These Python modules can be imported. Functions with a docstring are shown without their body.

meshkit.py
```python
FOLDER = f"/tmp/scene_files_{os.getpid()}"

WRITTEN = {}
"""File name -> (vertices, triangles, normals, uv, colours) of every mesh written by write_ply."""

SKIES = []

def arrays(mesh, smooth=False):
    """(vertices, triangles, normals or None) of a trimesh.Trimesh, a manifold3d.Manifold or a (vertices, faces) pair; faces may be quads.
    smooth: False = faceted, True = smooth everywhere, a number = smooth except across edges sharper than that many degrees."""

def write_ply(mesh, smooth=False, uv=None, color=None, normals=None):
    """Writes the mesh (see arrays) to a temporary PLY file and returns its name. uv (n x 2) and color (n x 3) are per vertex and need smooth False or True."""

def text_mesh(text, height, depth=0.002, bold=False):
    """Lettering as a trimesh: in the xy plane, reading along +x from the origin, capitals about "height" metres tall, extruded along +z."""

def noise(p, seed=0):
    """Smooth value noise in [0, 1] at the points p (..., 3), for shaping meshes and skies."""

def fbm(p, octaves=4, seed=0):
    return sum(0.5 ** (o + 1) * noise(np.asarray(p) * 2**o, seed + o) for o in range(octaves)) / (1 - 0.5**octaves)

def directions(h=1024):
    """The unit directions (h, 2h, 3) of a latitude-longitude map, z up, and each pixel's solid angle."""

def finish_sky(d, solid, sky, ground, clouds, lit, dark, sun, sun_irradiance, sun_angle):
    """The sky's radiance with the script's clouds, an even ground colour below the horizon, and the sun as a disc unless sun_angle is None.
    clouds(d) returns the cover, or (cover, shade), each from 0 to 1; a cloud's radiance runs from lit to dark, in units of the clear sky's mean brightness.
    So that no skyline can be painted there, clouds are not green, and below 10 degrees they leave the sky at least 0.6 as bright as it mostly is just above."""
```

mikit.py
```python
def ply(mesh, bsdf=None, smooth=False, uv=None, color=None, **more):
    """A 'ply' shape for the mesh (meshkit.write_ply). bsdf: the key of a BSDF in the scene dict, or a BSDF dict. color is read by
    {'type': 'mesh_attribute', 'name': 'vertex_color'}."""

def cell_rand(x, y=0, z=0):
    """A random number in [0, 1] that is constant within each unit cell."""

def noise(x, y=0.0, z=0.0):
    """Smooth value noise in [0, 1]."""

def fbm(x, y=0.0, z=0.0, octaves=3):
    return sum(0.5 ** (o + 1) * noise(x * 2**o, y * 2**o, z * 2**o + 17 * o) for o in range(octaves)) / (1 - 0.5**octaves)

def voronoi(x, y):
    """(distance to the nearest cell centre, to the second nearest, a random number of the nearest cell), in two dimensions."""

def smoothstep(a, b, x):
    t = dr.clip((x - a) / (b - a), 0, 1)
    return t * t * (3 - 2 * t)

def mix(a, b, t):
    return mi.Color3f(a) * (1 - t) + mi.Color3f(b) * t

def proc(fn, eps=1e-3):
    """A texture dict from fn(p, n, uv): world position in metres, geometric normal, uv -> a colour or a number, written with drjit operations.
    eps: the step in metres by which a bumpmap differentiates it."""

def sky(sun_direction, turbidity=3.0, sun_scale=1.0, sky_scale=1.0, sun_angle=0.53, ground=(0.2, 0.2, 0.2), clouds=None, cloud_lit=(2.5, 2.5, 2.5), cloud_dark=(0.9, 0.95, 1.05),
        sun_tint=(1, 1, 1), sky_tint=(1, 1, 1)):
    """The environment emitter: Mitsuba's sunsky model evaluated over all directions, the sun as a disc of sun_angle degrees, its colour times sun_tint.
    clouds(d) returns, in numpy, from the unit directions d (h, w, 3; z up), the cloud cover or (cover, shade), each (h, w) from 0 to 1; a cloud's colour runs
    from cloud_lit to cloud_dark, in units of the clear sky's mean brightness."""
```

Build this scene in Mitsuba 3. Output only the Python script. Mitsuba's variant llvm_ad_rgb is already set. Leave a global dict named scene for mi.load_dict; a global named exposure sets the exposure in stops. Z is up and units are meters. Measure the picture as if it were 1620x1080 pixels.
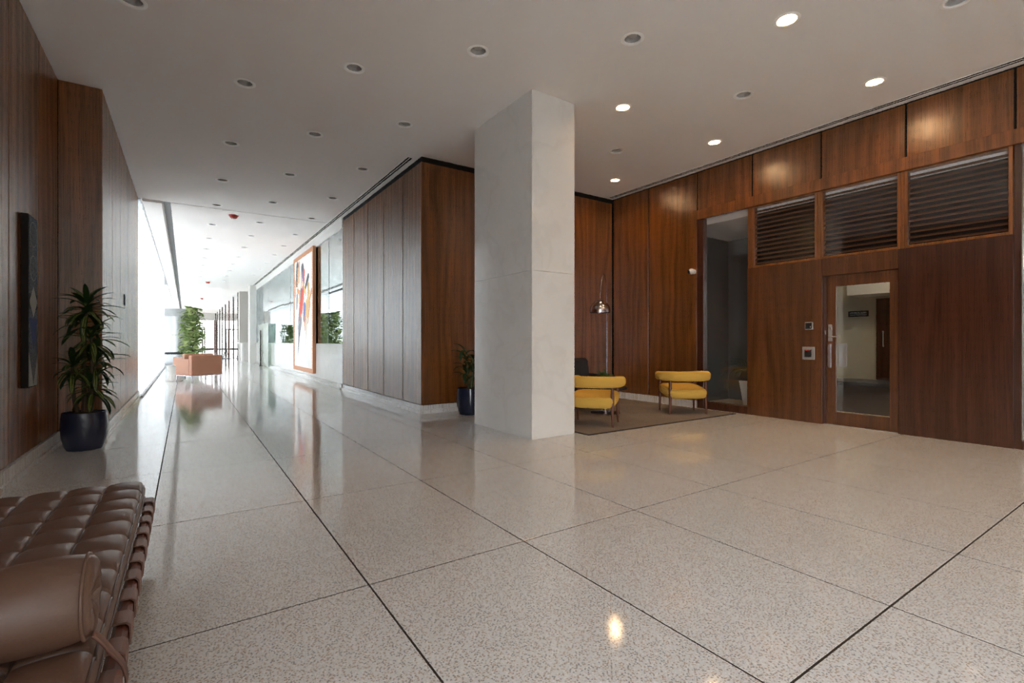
import math, random
import numpy as np, trimesh, shapely
import shapely.geometry as sg
import drjit as dr
import mitsuba as mi
import mikit, meshkit
from mikit import noise, fbm, voronoi, cell_rand, smoothstep, mix

rng = random.Random(7)
T = mi.ScalarTransform4f
scene, labels = {}, {}
PI = math.pi

# ------------------------------------------------------------------ camera, sky, exposure
YAW = 0.593
scene['camera'] = {'type': 'perspective', 'fov_axis': 'x', 'fov': 2 * math.degrees(math.atan(810 / 767.0)), 'near_clip': 0.02, 'far_clip': 500.0,
                   'to_world': T().look_at(origin=[0, 0, 1.2], target=[math.sin(YAW), math.cos(YAW), 1.2], up=[0, 0, 1])}
scene['sky'] = mikit.sky([-0.5, 0.25, 0.8], turbidity=4.0, sun_scale=0.0, sky_scale=1.0, ground=(0.42, 0.42, 0.41),
                         clouds=lambda d: np.full(d.shape[:2], 1.0), cloud_lit=(3.75, 3.9, 4.0))
exposure = 4.58
LAMP = 10.0        # radiance of the lit downlights
LAMP_RGB = (1.0, 0.63, 0.32)

# ------------------------------------------------------------------ materials


def wood_fn(lo, hi):
    def fn(p, n, uv):
        u, v = uv.x, uv.y
        w = fbm(u * 2.6, v * 0.45, 3.3)
        bands = fbm((u + w * 0.22) * 11, v * 0.3, 1.7)
        rings = 0.5 + 0.5 * dr.sin((u * 5.5 + 3.2 * w) * 6.2832)
        fine = noise((u + w * 0.1) * 120, v * 1.6)
        pore = smoothstep(0.70, 0.9, noise(u * 420, v * 9))
        blot = fbm(u * 1.3, v * 0.7, 9.1)
        t = dr.clip(0.44 * bands + 0.20 * rings + 0.26 * fine + 0.35 * blot - 0.13, 0, 1)
        return mix(lo, hi, t) * (1 - 0.35 * pore)
    return fn


def terrazzo_fn(p, n, uv):
    a, b, r = voronoi(p.x * 95, p.y * 95)
    c, d, s = voronoi(p.x * 170 + 31.7, p.y * 170 + 11.1)
    cloud = fbm(p.x * 0.9, p.y * 0.9, 0.5)
    col = mix((0.69, 0.695, 0.69), (0.77, 0.775, 0.77), cloud)
    chip = mi.Color3f(0.84, 0.83, 0.81)
    chip = dr.select(r < 0.56, mi.Color3f(0.42, 0.34, 0.265), chip)
    chip = dr.select(r < 0.36, mi.Color3f(0.55, 0.46, 0.37), chip)
    chip = dr.select(r < 0.18, mi.Color3f(0.30, 0.30, 0.30), chip)
    m = dr.select(r < 0.75, smoothstep(0.40, 0.30, a), 0.0)
    col = mix(col, chip, m * 0.95)
    small = dr.select(s < 0.3, mi.Color3f(0.36, 0.33, 0.29), mi.Color3f(0.70, 0.68, 0.65))
    m2 = dr.select(s < 0.55, smoothstep(0.36, 0.26, c), 0.0) * (1 - m)
    return mix(col, small, m2 * 0.6)


def marble_fn(p, n, uv):
    q = p.x * 0.8 + p.y * 0.9
    w = fbm(q * 1.6, p.z * 1.3, p.x * 0.7, 4)
    vein = 1 - dr.abs(2 * fbm(q * 2.2 + 2 * w, p.z * 1.6 + w, 4.4, 4) - 1)
    vein = smoothstep(0.90, 1.0, vein)
    col = mix((0.74, 0.73, 0.705), (0.79, 0.78, 0.755), w)
    return mix(col, (0.62, 0.60, 0.57), vein * 0.22)


def rug_fn(p, n, uv):
    a = fbm(p.x * 2.5, p.y * 2.5, 0.3, 4)
    b = noise(p.x * 150, p.y * 150)
    return mix((0.09, 0.068, 0.052), (0.24, 0.20, 0.165), dr.clip(a * 0.8 + 0.45 * b - 0.1, 0, 1))


def leather_fn(lo, hi):
    def fn(p, n, uv):
        return mix(lo, hi, dr.clip(0.7 * fbm(p.x * 6, p.y * 6, p.z * 6) + 0.3 * noise(p.x * 220, p.y * 220, p.z * 220), 0, 1))
    return fn


def seg(u, v, ax, ay, bx, by, ra, rb):
    """Signed coverage of one tapered brush stroke from (ax, ay) to (bx, by)."""
    dx, dy = bx - ax, by - ay
    t = dr.clip(((u - ax) * dx + (v - ay) * dy) / (dx * dx + dy * dy), 0, 1)
    wob = 0.016 * (noise(u * 22, v * 9, ax * 90) - 0.5)
    d = dr.sqrt(dr.square(u - ax - t * dx + wob) + dr.square(v - ay - t * dy)) - (ra + (rb - ra) * t)
    return smoothstep(0.006, -0.006, d)


def painting_fn(p, n, uv):
    # u runs 0..1 from the far edge to the near edge, v 0..1 from bottom to top
    u, v = uv.x, uv.y
    col = mix((0.80, 0.79, 0.77), (0.86, 0.85, 0.83), noise(u * 6, v * 9))
    K, G, O, R, B, Y, L = (0.05, 0.05, 0.06), (0.22, 0.23, 0.27), (0.62, 0.26, 0.10), (0.60, 0.10, 0.07), (0.14, 0.16, 0.38), (0.66, 0.44, 0.18), (0.66, 0.55, 0.40)
    strokes = [(0.17, 0.95, 0.15, 0.80, .05, .045, K), (0.28, 0.96, 0.26, 0.80, .03, .02, O), (0.20, 0.92, 0.2, 0.75, .02, .02, L), (0.47, 0.90, 0.5, 0.84, .05, .04, K), (0.40, 0.86, 0.42, 0.76, .03, .02, Y),
               (0.07, 0.80, 0.05, 0.68, .03, .02, O), (0.52, 0.84, 0.54, 0.72, .05, .03, B), (0.56, 0.86, 0.5, 0.70, .03, .025, R), (0.78, 0.80, 0.62, 0.71, .03, .02, K), (0.74, 0.74, 0.82, 0.66, .02, .02, G),
               (0.18, 0.72, 0.40, 0.66, .02, .03, O), (0.40, 0.73, 0.28, 0.62, .025, .03, Y), (0.60, 0.70, 0.34, 0.60, .02, .02, O), (0.42, 0.68, 0.40, 0.58, .05, .04, B), (0.46, 0.64, 0.36, 0.47, .07, .05, R),
               (0.36, 0.55, 0.26, 0.44, .06, .02, R), (0.16, 0.66, 0.14, 0.56, .035, .02, G), (0.95, 0.67, 0.78, 0.56, .02, .02, O), (0.80, 0.72, 0.74, 0.48, .03, .04, Y), (0.70, 0.58, 0.62, 0.40, .03, .015, Y),
               (0.86, 0.56, 0.76, 0.40, .02, .01, O), (0.58, 0.54, 0.56, 0.44, .05, .03, B), (0.30, 0.52, 0.22, 0.36, .02, .015, G), (0.40, 0.46, 0.32, 0.34, .03, .02, L), (0.36, 0.42, 0.28, 0.32, .05, .04, G),
               (0.30, 0.36, 0.20, 0.12, .035, .002, G), (0.28, 0.30, 0.22, 0.08, .015, .002, K), (0.62, 0.44, 0.60, 0.34, .03, .01, O), (0.70, 0.42, 0.64, 0.20, .025, .002, L), (0.52, 0.76, 0.64, 0.66, .02, .02, Y)]
    for ax, ay, bx, by, ra, rb, c in strokes:
        col = mix(col, c, seg(u, v * 1.35, ax, ay * 1.35, bx, by * 1.35, ra * 1.35, rb * 1.5) * 0.9)
    return col


def relief_fn(p, n, uv):
    # v 0..1 bottom to top of the narrow panel, u 0..1 across
    u, v = uv.x, uv.y * 5.0
    s = dr.abs(u - 0.5) * 2
    w = dr.abs(v - dr.floor(v) - 0.5) * 2
    g = noise(u * 30, v * 30)
    col = mix((0.035, 0.045, 0.06), (0.13, 0.145, 0.155), g)
    dia = smoothstep(0.04, -0.04, s + w - 0.95)
    tri = smoothstep(0.04, -0.04, s - (v - dr.floor(v)))
    i = dr.floor(v)
    ring = smoothstep(0.06, 0.0, dr.abs(dr.sqrt(dr.square(s) + dr.square(w * 1.1)) - 0.8))
    pale, blue, dark = (0.30, 0.31, 0.27), (0.03, 0.05, 0.15), (0.012, 0.02, 0.018)
    col = mix(col, pale, dr.select(i == 2, dia, 0.0) * 0.8)
    col = mix(col, dark, dr.select(i == 2, (1 - dia) * smoothstep(0.5, 0.4, w), 0.0) * 0.7)
    col = mix(col, blue, dr.select(i == 1, tri, 0.0) * 0.8)
    col = mix(col, pale, dr.select(i == 0, 1 - tri, 0.0) * 0.7)
    col = mix(col, pale, dr.select(i >= 3, ring, 0.0) * 0.6)
    return col


def rgb(r, g=None, b=None):
    return {'type': 'rgb', 'value': [r, g, b] if g is not None else [r, r, r]}


def prin(color, rough=0.5, spec=0.5, **kw):
    return {'type': 'twosided', 'b': {'type': 'principled', 'base_color': color if isinstance(color, dict) else rgb(*color), 'roughness': rough, 'specular': spec, **kw}}


def lacquer(fn):
    return {'type': 'roughplastic', 'alpha': 0.11, 'int_ior': 1.85, 'nonlinear': True, 'diffuse_reflectance': mikit.proc(fn)}


M = {
    'wood': lacquer(wood_fn((0.200, 0.074, 0.017), (0.74, 0.345, 0.085))),
    'wood_red': lacquer(wood_fn((0.125, 0.043, 0.014), (0.46, 0.185, 0.058))),
    'wood_dark': lacquer(wood_fn((0.085, 0.027, 0.014), (0.28, 0.098, 0.045))),
    'terrazzo': {'type': 'bumpmap', 'scale': 1.0, 'arbitrary': mikit.proc(lambda p, n, uv: 0.00028 * fbm(p.x * 1.7, p.y * 1.7, 2.2, 2), eps=0.01),
                 'b': {'type': 'roughplastic', 'alpha': 0.010, 'int_ior': 1.5, 'diffuse_reflectance': mikit.proc(terrazzo_fn)}},
    'marble': {'type': 'roughplastic', 'alpha': 0.025, 'int_ior': 1.5, 'diffuse_reflectance': mikit.proc(marble_fn)},
    'rug': prin(mikit.proc(rug_fn), 0.95, 0.1),
    'leather_brown': prin(mikit.proc(leather_fn((0.100, 0.054, 0.036), (0.145, 0.081, 0.055))), 0.36, 0.5),
    'seam_shade_leather': prin((0.075, 0.042, 0.03), 0.32, 0.5),  # darkened brown paints the crease shadow into the cushion welts
    'strap_leather': prin(mikit.proc(leather_fn((0.14, 0.066, 0.046), (0.19, 0.095, 0.068))), 0.4, 0.5),
    'leather_tan': prin((0.37, 0.165, 0.095), 0.42, 0.5),
    'painting': prin(mikit.proc(painting_fn), 0.7, 0.3),
    'relief': prin(mikit.proc(relief_fn), 0.75, 0.2),
    'grout': prin((0.03, 0.022, 0.018), 0.7, 0.3),
    'plaster': prin((0.80, 0.775, 0.755), 0.9, 0.1),
    'white_paint': prin((0.74, 0.73, 0.71), 0.5, 0.4),
    'beige_paint': prin((0.56, 0.50, 0.38), 0.7, 0.3),
    'dark_paint': prin((0.13, 0.135, 0.13), 0.6, 0.3),
    'grey_paint': prin((0.34, 0.345, 0.35), 0.5, 0.4),
    'dark_gap': prin((0.012, 0.010, 0.009), 0.7, 0.2),
    'black': prin((0.012, 0.012, 0.014), 0.35, 0.5),
    'black_leather': prin((0.022, 0.022, 0.026), 0.4, 0.5),
    'slat_wood': prin((0.06, 0.026, 0.015), 0.5, 0.35),
    'leg_wood': prin((0.115, 0.040, 0.022), 0.35, 0.5),
    'rail_wood': prin((0.105, 0.033, 0.018), 0.32, 0.5),
    'frame_wood': prin((0.52, 0.235, 0.115), 0.4, 0.5),
    'yellow_wool': prin((0.60, 0.37, 0.075), 0.85, 0.2, sheen=0.3),
    'navy_glaze': prin((0.008, 0.016, 0.042), 0.12, 0.6, clearcoat=0.6, clearcoat_gloss=0.9),
    'soil': prin((0.05, 0.035, 0.024), 0.95, 0.1),
    'bark': prin((0.10, 0.075, 0.05), 0.9, 0.1),
    'leaf_dark': {'type': 'twosided', 'b': {'type': 'principled', 'base_color': rgb(0.022, 0.05, 0.014), 'roughness': 0.45, 'specular': 0.4}},
    'leaf_stripe': {'type': 'twosided', 'b': {'type': 'principled', 'base_color': rgb(0.16, 0.19, 0.045), 'roughness': 0.45, 'specular': 0.4}},
    'leaf_mid': {'type': 'twosided', 'b': {'type': 'principled', 'base_color': rgb(0.05, 0.095, 0.02), 'roughness': 0.45, 'specular': 0.4}},
    'leaf_fig': {'type': 'principledthin', 'base_color': rgb(0.20, 0.27, 0.105), 'roughness': 0.4, 'diff_trans': 0.6},
    'leaf_fig_pale': {'type': 'principledthin', 'base_color': rgb(0.44, 0.50, 0.24), 'roughness': 0.4, 'diff_trans': 0.7},
    'sheer': {'type': 'principledthin', 'base_color': rgb(0.76, 0.78, 0.79), 'roughness': 0.9, 'diff_trans': 1.05, 'spec_trans': 0.0},
    'steel': {'type': 'twosided', 'b': {'type': 'roughconductor', 'material': 'Cr', 'alpha': 0.18}},
    'chrome': {'type': 'twosided', 'b': {'type': 'roughconductor', 'material': 'Cr', 'alpha': 0.04}},
    'aluminium': prin((0.55, 0.56, 0.57), 0.38, 0.5, metallic=0.8),
    'drum_metal': prin((0.50, 0.515, 0.53), 0.28, 0.5, metallic=0.5),
    'bronze': prin((0.045, 0.035, 0.03), 0.35, 0.5, metallic=0.3),
    'mirror': {'type': 'twosided', 'b': {'type': 'conductor', 'material': 'none', 'specular_reflectance': rgb(0.68, 0.73, 0.745)}},
    'clear_pane': {'type': 'thindielectric', 'int_ior': 1.33},
    'pane': {'type': 'thindielectric', 'int_ior': 1.5},
    'tinted_glass': {'type': 'principledthin', 'base_color': rgb(0.78, 0.86, 0.80), 'roughness': 0.08, 'spec_trans': 0.75, 'eta': 1.5},
    'red': prin((0.42, 0.03, 0.02), 0.4, 0.5),
    'stone_grey': prin((0.50, 0.48, 0.45), 0.7, 0.3),
    'asphalt': prin((0.30, 0.30, 0.30), 0.9, 0.2),
    'red_glow': prin((0.8, 0.06, 0.05), 0.4, 0.5),
    'planter_white': prin((0.70, 0.70, 0.68), 0.4, 0.5),
    'lens_off': prin((0.45, 0.45, 0.45), 0.4, 0.5),
    'trim_white': prin((0.92, 0.92, 0.91), 0.4, 0.5),
    'reflector': prin((0.40, 0.40, 0.40), 0.5, 0.3),
    'lens_lit': {'type': 'diffuse', 'reflectance': rgb(0.6)},
}
for k, v in M.items():
    scene['material_' + k] = v


# ------------------------------------------------------------------ helpers
def fresh(base):
    def taken(k):
        return k in scene or k in labels or any(s.startswith(k + '__') for s in (scene if '__' not in base else ()))
    if not taken(base):
        return base
    n = 1
    while taken(f'{base}_{n:03d}'):
        n += 1
    return f'{base}_{n:03d}'


COUNT = {}


def new_key(name, parent=None):
    base = name if parent is None else f'{parent}__{name}'
    n = COUNT.get(base, -1) + 1
    COUNT[base] = n
    return base if n == 0 else f'{base}_{n:03d}'


def shape(mesh, mat, smooth=False, uv=None):
    return mikit.ply(mesh, 'material_' + mat, smooth=smooth, uv=uv)


def put(name, sh, parent=None, to=None, label=None, **kw):
    k = new_key(name, parent)
    scene[k] = {**sh, 'to_world': to} if to is not None else dict(sh)
    if label or kw:
        labels[k] = {**({'label': label} if label else {}), **kw}
    return k


def add(name, mesh, mat, parent=None, smooth=False, uv=None, label=None, to=None, **kw):
    return put(name, shape(mesh, mat, smooth, uv), parent, to, label, **kw)


def thing(name, label, category, group=None, **kw):
    k = new_key(name)
    labels[k] = {'label': label, 'category': category, **({'group': group} if group else {}), **kw}
    return k


def structure(name, label, category='wall'):
    k = new_key(name)
    labels[k] = {'label': label, 'category': category, 'kind': 'structure'}
    return k


def cbox(x0, x1, y0, y1, z0, z1, c=0.0):
    x0, x1, y0, y1, z0, z1 = min(x0, x1), max(x0, x1), min(y0, y1), max(y0, y1), min(z0, z1), max(z0, z1)
    if c <= 0:
        m = trimesh.creation.box(extents=(x1 - x0, y1 - y0, z1 - z0))
        m.apply_translation(((x0 + x1) / 2, (y0 + y1) / 2, (z0 + z1) / 2))
        return m
    c = min(c, 0.45 * min(x1 - x0, y1 - y0, z1 - z0))
    pts = []
    for x, sx in ((x0, 1), (x1, -1)):
        for y, sy in ((y0, 1), (y1, -1)):
            for z, sz in ((z0, 1), (z1, -1)):
                pts += [(x, y + sy * c, z + sz * c), (x + sx * c, y, z + sz * c), (x + sx * c, y + sy * c, z)]
    return trimesh.convex.convex_hull(np.array(pts))


def woodbox(name, parent, x0, x1, y0, y1, z0, z1, mat='wood', c=0.003, horizontal=False, **kw):
    m = cbox(x0, x1, y0, y1, z0, z1, c)
    v = m.vertices
    o = rng.uniform(0, 40)
    uv = np.stack([v[:, 2] + o, v[:, 0] + v[:, 1]], 1) if horizontal else np.stack([v[:, 0] + v[:, 1] + o, v[:, 2] + o * 0.37], 1)
    return add(name, m, mat, parent, uv=uv, **kw)


def cat(*ms):
    return trimesh.util.concatenate(list(ms))


def lathe(profile, n=48):
    return trimesh.creation.revolve(np.array(profile, float), sections=n)


def tube(points, r, sides=10, caps=True):
    p = np.asarray(points, float)
    rr = np.broadcast_to(np.asarray(r, float), (len(p),))
    t = np.gradient(p, axis=0)
    t /= np.linalg.norm(t, axis=1, keepdims=True) + 1e-12
    ref = np.array([0, 0, 1.0]) if abs(t[:, 2]).mean() < 0.8 else np.array([1.0, 0, 0])
    a = np.cross(t, ref)
    a /= np.linalg.norm(a, axis=1, keepdims=True) + 1e-12
    b = np.cross(t, a)
    ang = np.arange(sides) * 2 * PI / sides
    v = p[:, None] + rr[:, None, None] * (np.cos(ang)[None, :, None] * a[:, None] + np.sin(ang)[None, :, None] * b[:, None])
    n = len(p)
    f = []
    for i in range(n - 1):
        for j in range(sides):
            q = [i * sides + j, i * sides + (j + 1) % sides, (i + 1) * sides + (j + 1) % sides, (i + 1) * sides + j]
            f += [[q[0], q[1], q[2]], [q[0], q[2], q[3]]]
    v = v.reshape(-1, 3)
    if caps:
        v = np.vstack([v, p[:1], p[-1:]])
        for j in range(sides):
            f += [[len(v) - 2, (j + 1) % sides, j], [len(v) - 1, (n - 1) * sides + j, (n - 1) * sides + (j + 1) % sides]]
    m = trimesh.Trimesh(v, np.array(f), process=False)
    m.fix_normals()
    return m


def spline(points, n=40):
    from scipy.interpolate import CubicSpline
    p = np.asarray(points, float)
    s = np.r_[0, np.cumsum(np.linalg.norm(np.diff(p, axis=0), axis=1))]
    return CubicSpline(s, p)(np.linspace(0, s[-1], n))


CURTX = {7: -0.30, 8: -0.30}
ORD = ['first', 'second', 'third', 'fourth', 'fifth', 'sixth', 'seventh', 'eighth', 'ninth', 'tenth', 'eleventh', 'twelfth', 'thirteenth', 'fourteenth', 'fifteenth', 'sixteenth', 'seventeenth', 'eighteenth', 'nineteenth', 'twentieth']

# ------------------------------------------------------------------ the shell
ZC = 4.28
XR, XL, XB, XP = 7.70, -1.24, 3.24, -0.84      # right wall, left wall, wood block / mirror wall, corridor left side
YB, YJ = 7.50, 13.15                           # lounge back wall, ceiling and floor expansion joint

# floor: dark joint bed and terrazzo slabs
fl = structure('floor', 'polished terrazzo floor of large slabs with thin dark joints', 'floor')
scene[fl] = shape(cat(cbox(-1.5, 7.9, -4.2, 7.7, -0.2, -0.0015), cbox(-1.5, 3.6, 7.7, 63, -0.2, -0.0015)), 'grout')
XS = [-1.27, -0.19, 0.752, 1.688, 2.655, 3.615, 4.58, 5.58, 6.555, 7.76]
YS = [-4.1, -3.71, -2.19, -0.66, 0.865, 2.38, 3.91, 5.46, 6.99, 8.54, 10.09, 11.64, 13.2] + [13.2 + 1.55 * k for k in range(1, 32)] + [62.0]
G = 0.0046
for j in range(len(YS) - 1):
    y0, y1 = YS[j], YS[j + 1]
    gy0 = 0.007 if abs(y0 - 13.2) < 0.01 else G
    gy1 = 0.007 if abs(y1 - 13.2) < 0.01 else G
    if y0 >= 6.9:
        xs = [-0.90 if y0 > 7 else -1.27, -0.19, 0.752, 1.688, 2.655, 3.30 if y0 > 7 else 3.615] + ([] if y0 > 7 else XS[6:])
    else:
        xs = XS
    for i in range(len(xs) - 1):
        add('slab', cbox(xs[i] + G, xs[i + 1] - G, y0 + gy0, y1 - gy1, -0.02, 0.0, 0.0008), 'terrazzo', fl)

# downlight positions (x, y), found from the grid of the ceiling
LIT = [(4.78, 2.38), (6.79, 2.37), (4.78, 4.48), (6.79, 4.47), (6.81, 6.58), (4.78, 0.28), (6.79, 0.27)]
UNLIT_LOBBY = [(-0.4, 5.56), (1.58, 5.53), (2.58, 4.47), (3.78, 3.41), (5.79, 1.39), (5.79, 3.41), (5.79, 5.56), (2.58, 6.56)]
ROWS = {'left': [(0.59, y) for y in (6.58, 8.70, 10.77, 12.80, 14.99, 17.06, 19.10, 21.15, 23.2, 25.3, 27.3)],
        'middle': [(1.60, y) for y in (7.62, 9.72, 11.87, 14.07, 15.98, 18.03, 20.17, 22.24, 24.3, 26.3, 28.4)],
        'right': [(2.63, y) for y in (8.68, 10.80, 12.88, 15.08, 17.07, 19.02, 21.2, 23.21, 25.3)]}
ALL_LAMPS = LIT + UNLIT_LOBBY + sum(ROWS.values(), [])
RH = 0.092
ce = structure('ceiling', 'white plaster ceiling with recessed downlights', 'ceiling')


def ceiling_piece(poly):
    for x, y in ALL_LAMPS:
        poly = poly.difference(sg.Point(x, y).buffer(RH, quad_segs=8))
    m = trimesh.creation.extrude_polygon(poly, 0.03, engine='earcut')
    m.apply_translation((0, 0, ZC))
    return m


add('panel', ceiling_piece(shapely.union_all([sg.box(-1.5, -4.2, 7.9, 7.7), sg.box(-1.5, 7.6, 3.6, YJ - 0.015)])), 'plaster', ce)
add('panel', ceiling_piece(sg.box(-0.27, YJ + 0.015, 3.6, 63)), 'plaster', ce)
add('slab', cat(cbox(-1.6, 8.0, -4.3, 7.8, 4.56, 4.7), cbox(-1.6, 3.7, 7.8, 63.2, 4.56, 4.7)), 'grey_paint', ce)
add('joint', cbox(-0.9, 3.4, YJ - 0.017, YJ + 0.017, ZC + 0.01, ZC + 0.03), 'dark_gap', ce)

# left wall: wood panels, corner pier and the corridor's wood panels
wl = structure('wall_left', 'walnut panelled left wall with a projecting pier')
scene[wl] = shape(cat(cbox(-1.5, XL - 0.022, -0.58, 7.9, 0, 4.5), cbox(-1.5, XL - 0.022, -4.2, -3.97, 0, 4.5), cbox(-1.5, XL - 0.022, -4.2, -0.58, 4.1, 4.5), cbox(-1.5, XP - 0.022, 7.722, 13.1, 0, 4.5)), 'dark_gap')
ys = [-0.57, -0.2, 0.79, 1.79, 2.79, 3.79, 4.79, 5.79, 6.79, 7.70]
for a, b in zip(ys[:-1], ys[1:]):
    woodbox('panel', wl, XL - 0.022, XL, a + 0.011, b - 0.011, 0.155, 4.275)
woodbox('panel', wl, XL + 0.002, XP, 7.70, 7.722, 0.155, 4.275)
ys = [7.722, 8.70, 9.70, 10.87, 11.84, 12.88, 13.10]
for a, b in zip(ys[:-1], ys[1:]):
    woodbox('panel', wl, XP - 0.022, XP, a + 0.011, b - 0.011, 0.155, 4.275)
bl = structure('baseboard_left', 'terrazzo baseboard along the left wall', 'baseboard')
for z1, o in ((0.15, 0.025), (0.05, 0.05)):
    add('step', cbox(XL - 0.02, XL + o, -0.58, 7.7 - o, 0.0, z1, 0.004), 'terrazzo', bl)
    add('step', cbox(XL + o, XP + o, 7.70 - o, 7.72, 0.0, z1, 0.004), 'terrazzo', bl)
    add('step', cbox(XP - 0.02, XP + o, 7.72, 13.1, 0.0, z1, 0.004), 'terrazzo', bl)

# wood block in the middle, whose front face runs on as the lounge's back wall
wc = structure('wall_center', 'walnut panelled wall block between the corridor and the lounge')
scene[wc] = shape(cat(cbox(XB + 0.022, 3.9, YB + 0.03, 12.36, 0, 4.5), cbox(3.9, 8.0, YB + 0.03, 7.9, 0, 4.5)), 'dark_gap')
ys = [YB - 0.013, 8.32, 9.33, 10.33, 11.36, 12.34]
for a, b in zip(ys[:-1], ys[1:]):
    woodbox('panel', wc, XB, XB + 0.022, a + 0.013, b - 0.013, 0.15, 4.18)
xs = [XB + 0.022, 4.26, 5.28, 6.29, XR - 0.03]
for a, b in zip(xs[:-1], xs[1:]):
    woodbox('panel', wc, a + (0 if a < 3.3 else 0.002), b - 0.002, YB, YB + 0.03, 0.15, 4.18)
bc = structure('baseboard_center', 'terrazzo baseboard around the walnut block', 'baseboard')
for z1, o in ((0.14, 0.0), (0.06, 0.035)):
    add('step', cbox(XB - o, XB + 0.1, YB - o, 12.34, 0.0, z1, 0.004), 'terrazzo', bc)
    add('step', cbox(XB + 0.1, XR, YB - o, YB + 0.04, 0.0, z1, 0.004), 'terrazzo', bc)

# mirror wall of the corridor
wm = structure('wall_corridor', 'corridor wall of mirror panes above white marble')
scene[wm] = shape(cbox(3.285, 3.7, 12.37, 30.1, 1.145, 4.5), 'bronze')
add('core', cbox(3.33, 3.7, 12.37, 30.1, 0, 1.145), 'grey_paint', wm)
edges = [12.345] + [13.81 + 1.467 * k for k in range(11)] + [30.1]
tilt = random.Random(4)
for a, b in zip(edges[:-1], edges[1:]):
    add('marble_slab', cbox(XB, 3.33, a + 0.002, b - 0.002, 0.14, 1.14, 0.003), 'marble', wm)
    m = cbox(-0.006, 0.006, -(b - a) / 2 + 0.014, (b - a) / 2 - 0.014, 1.145, 4.02)
    m.apply_transform(trimesh.transformations.rotation_matrix(math.radians(tilt.uniform(-0.22, 0.22)), (0, 0, 1)))
    m.apply_translation((XB + 0.03, (a + b) / 2, 0))
    add('mirror_pane', m, 'mirror', wm)
add('fascia', cbox(XB - 0.01, 3.33, 12.345, 30.1, 4.025, ZC + 0.02, 0.004), 'white_paint', wm)
add('base', cbox(XB - 0.03, 3.33, 12.345, 30.1, 0, 0.138, 0.004), 'terrazzo', wm)
add('base', cbox(XB - 0.06, 3.33, 12.345, 30.1, 0, 0.06, 0.004), 'terrazzo', wm)

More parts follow.
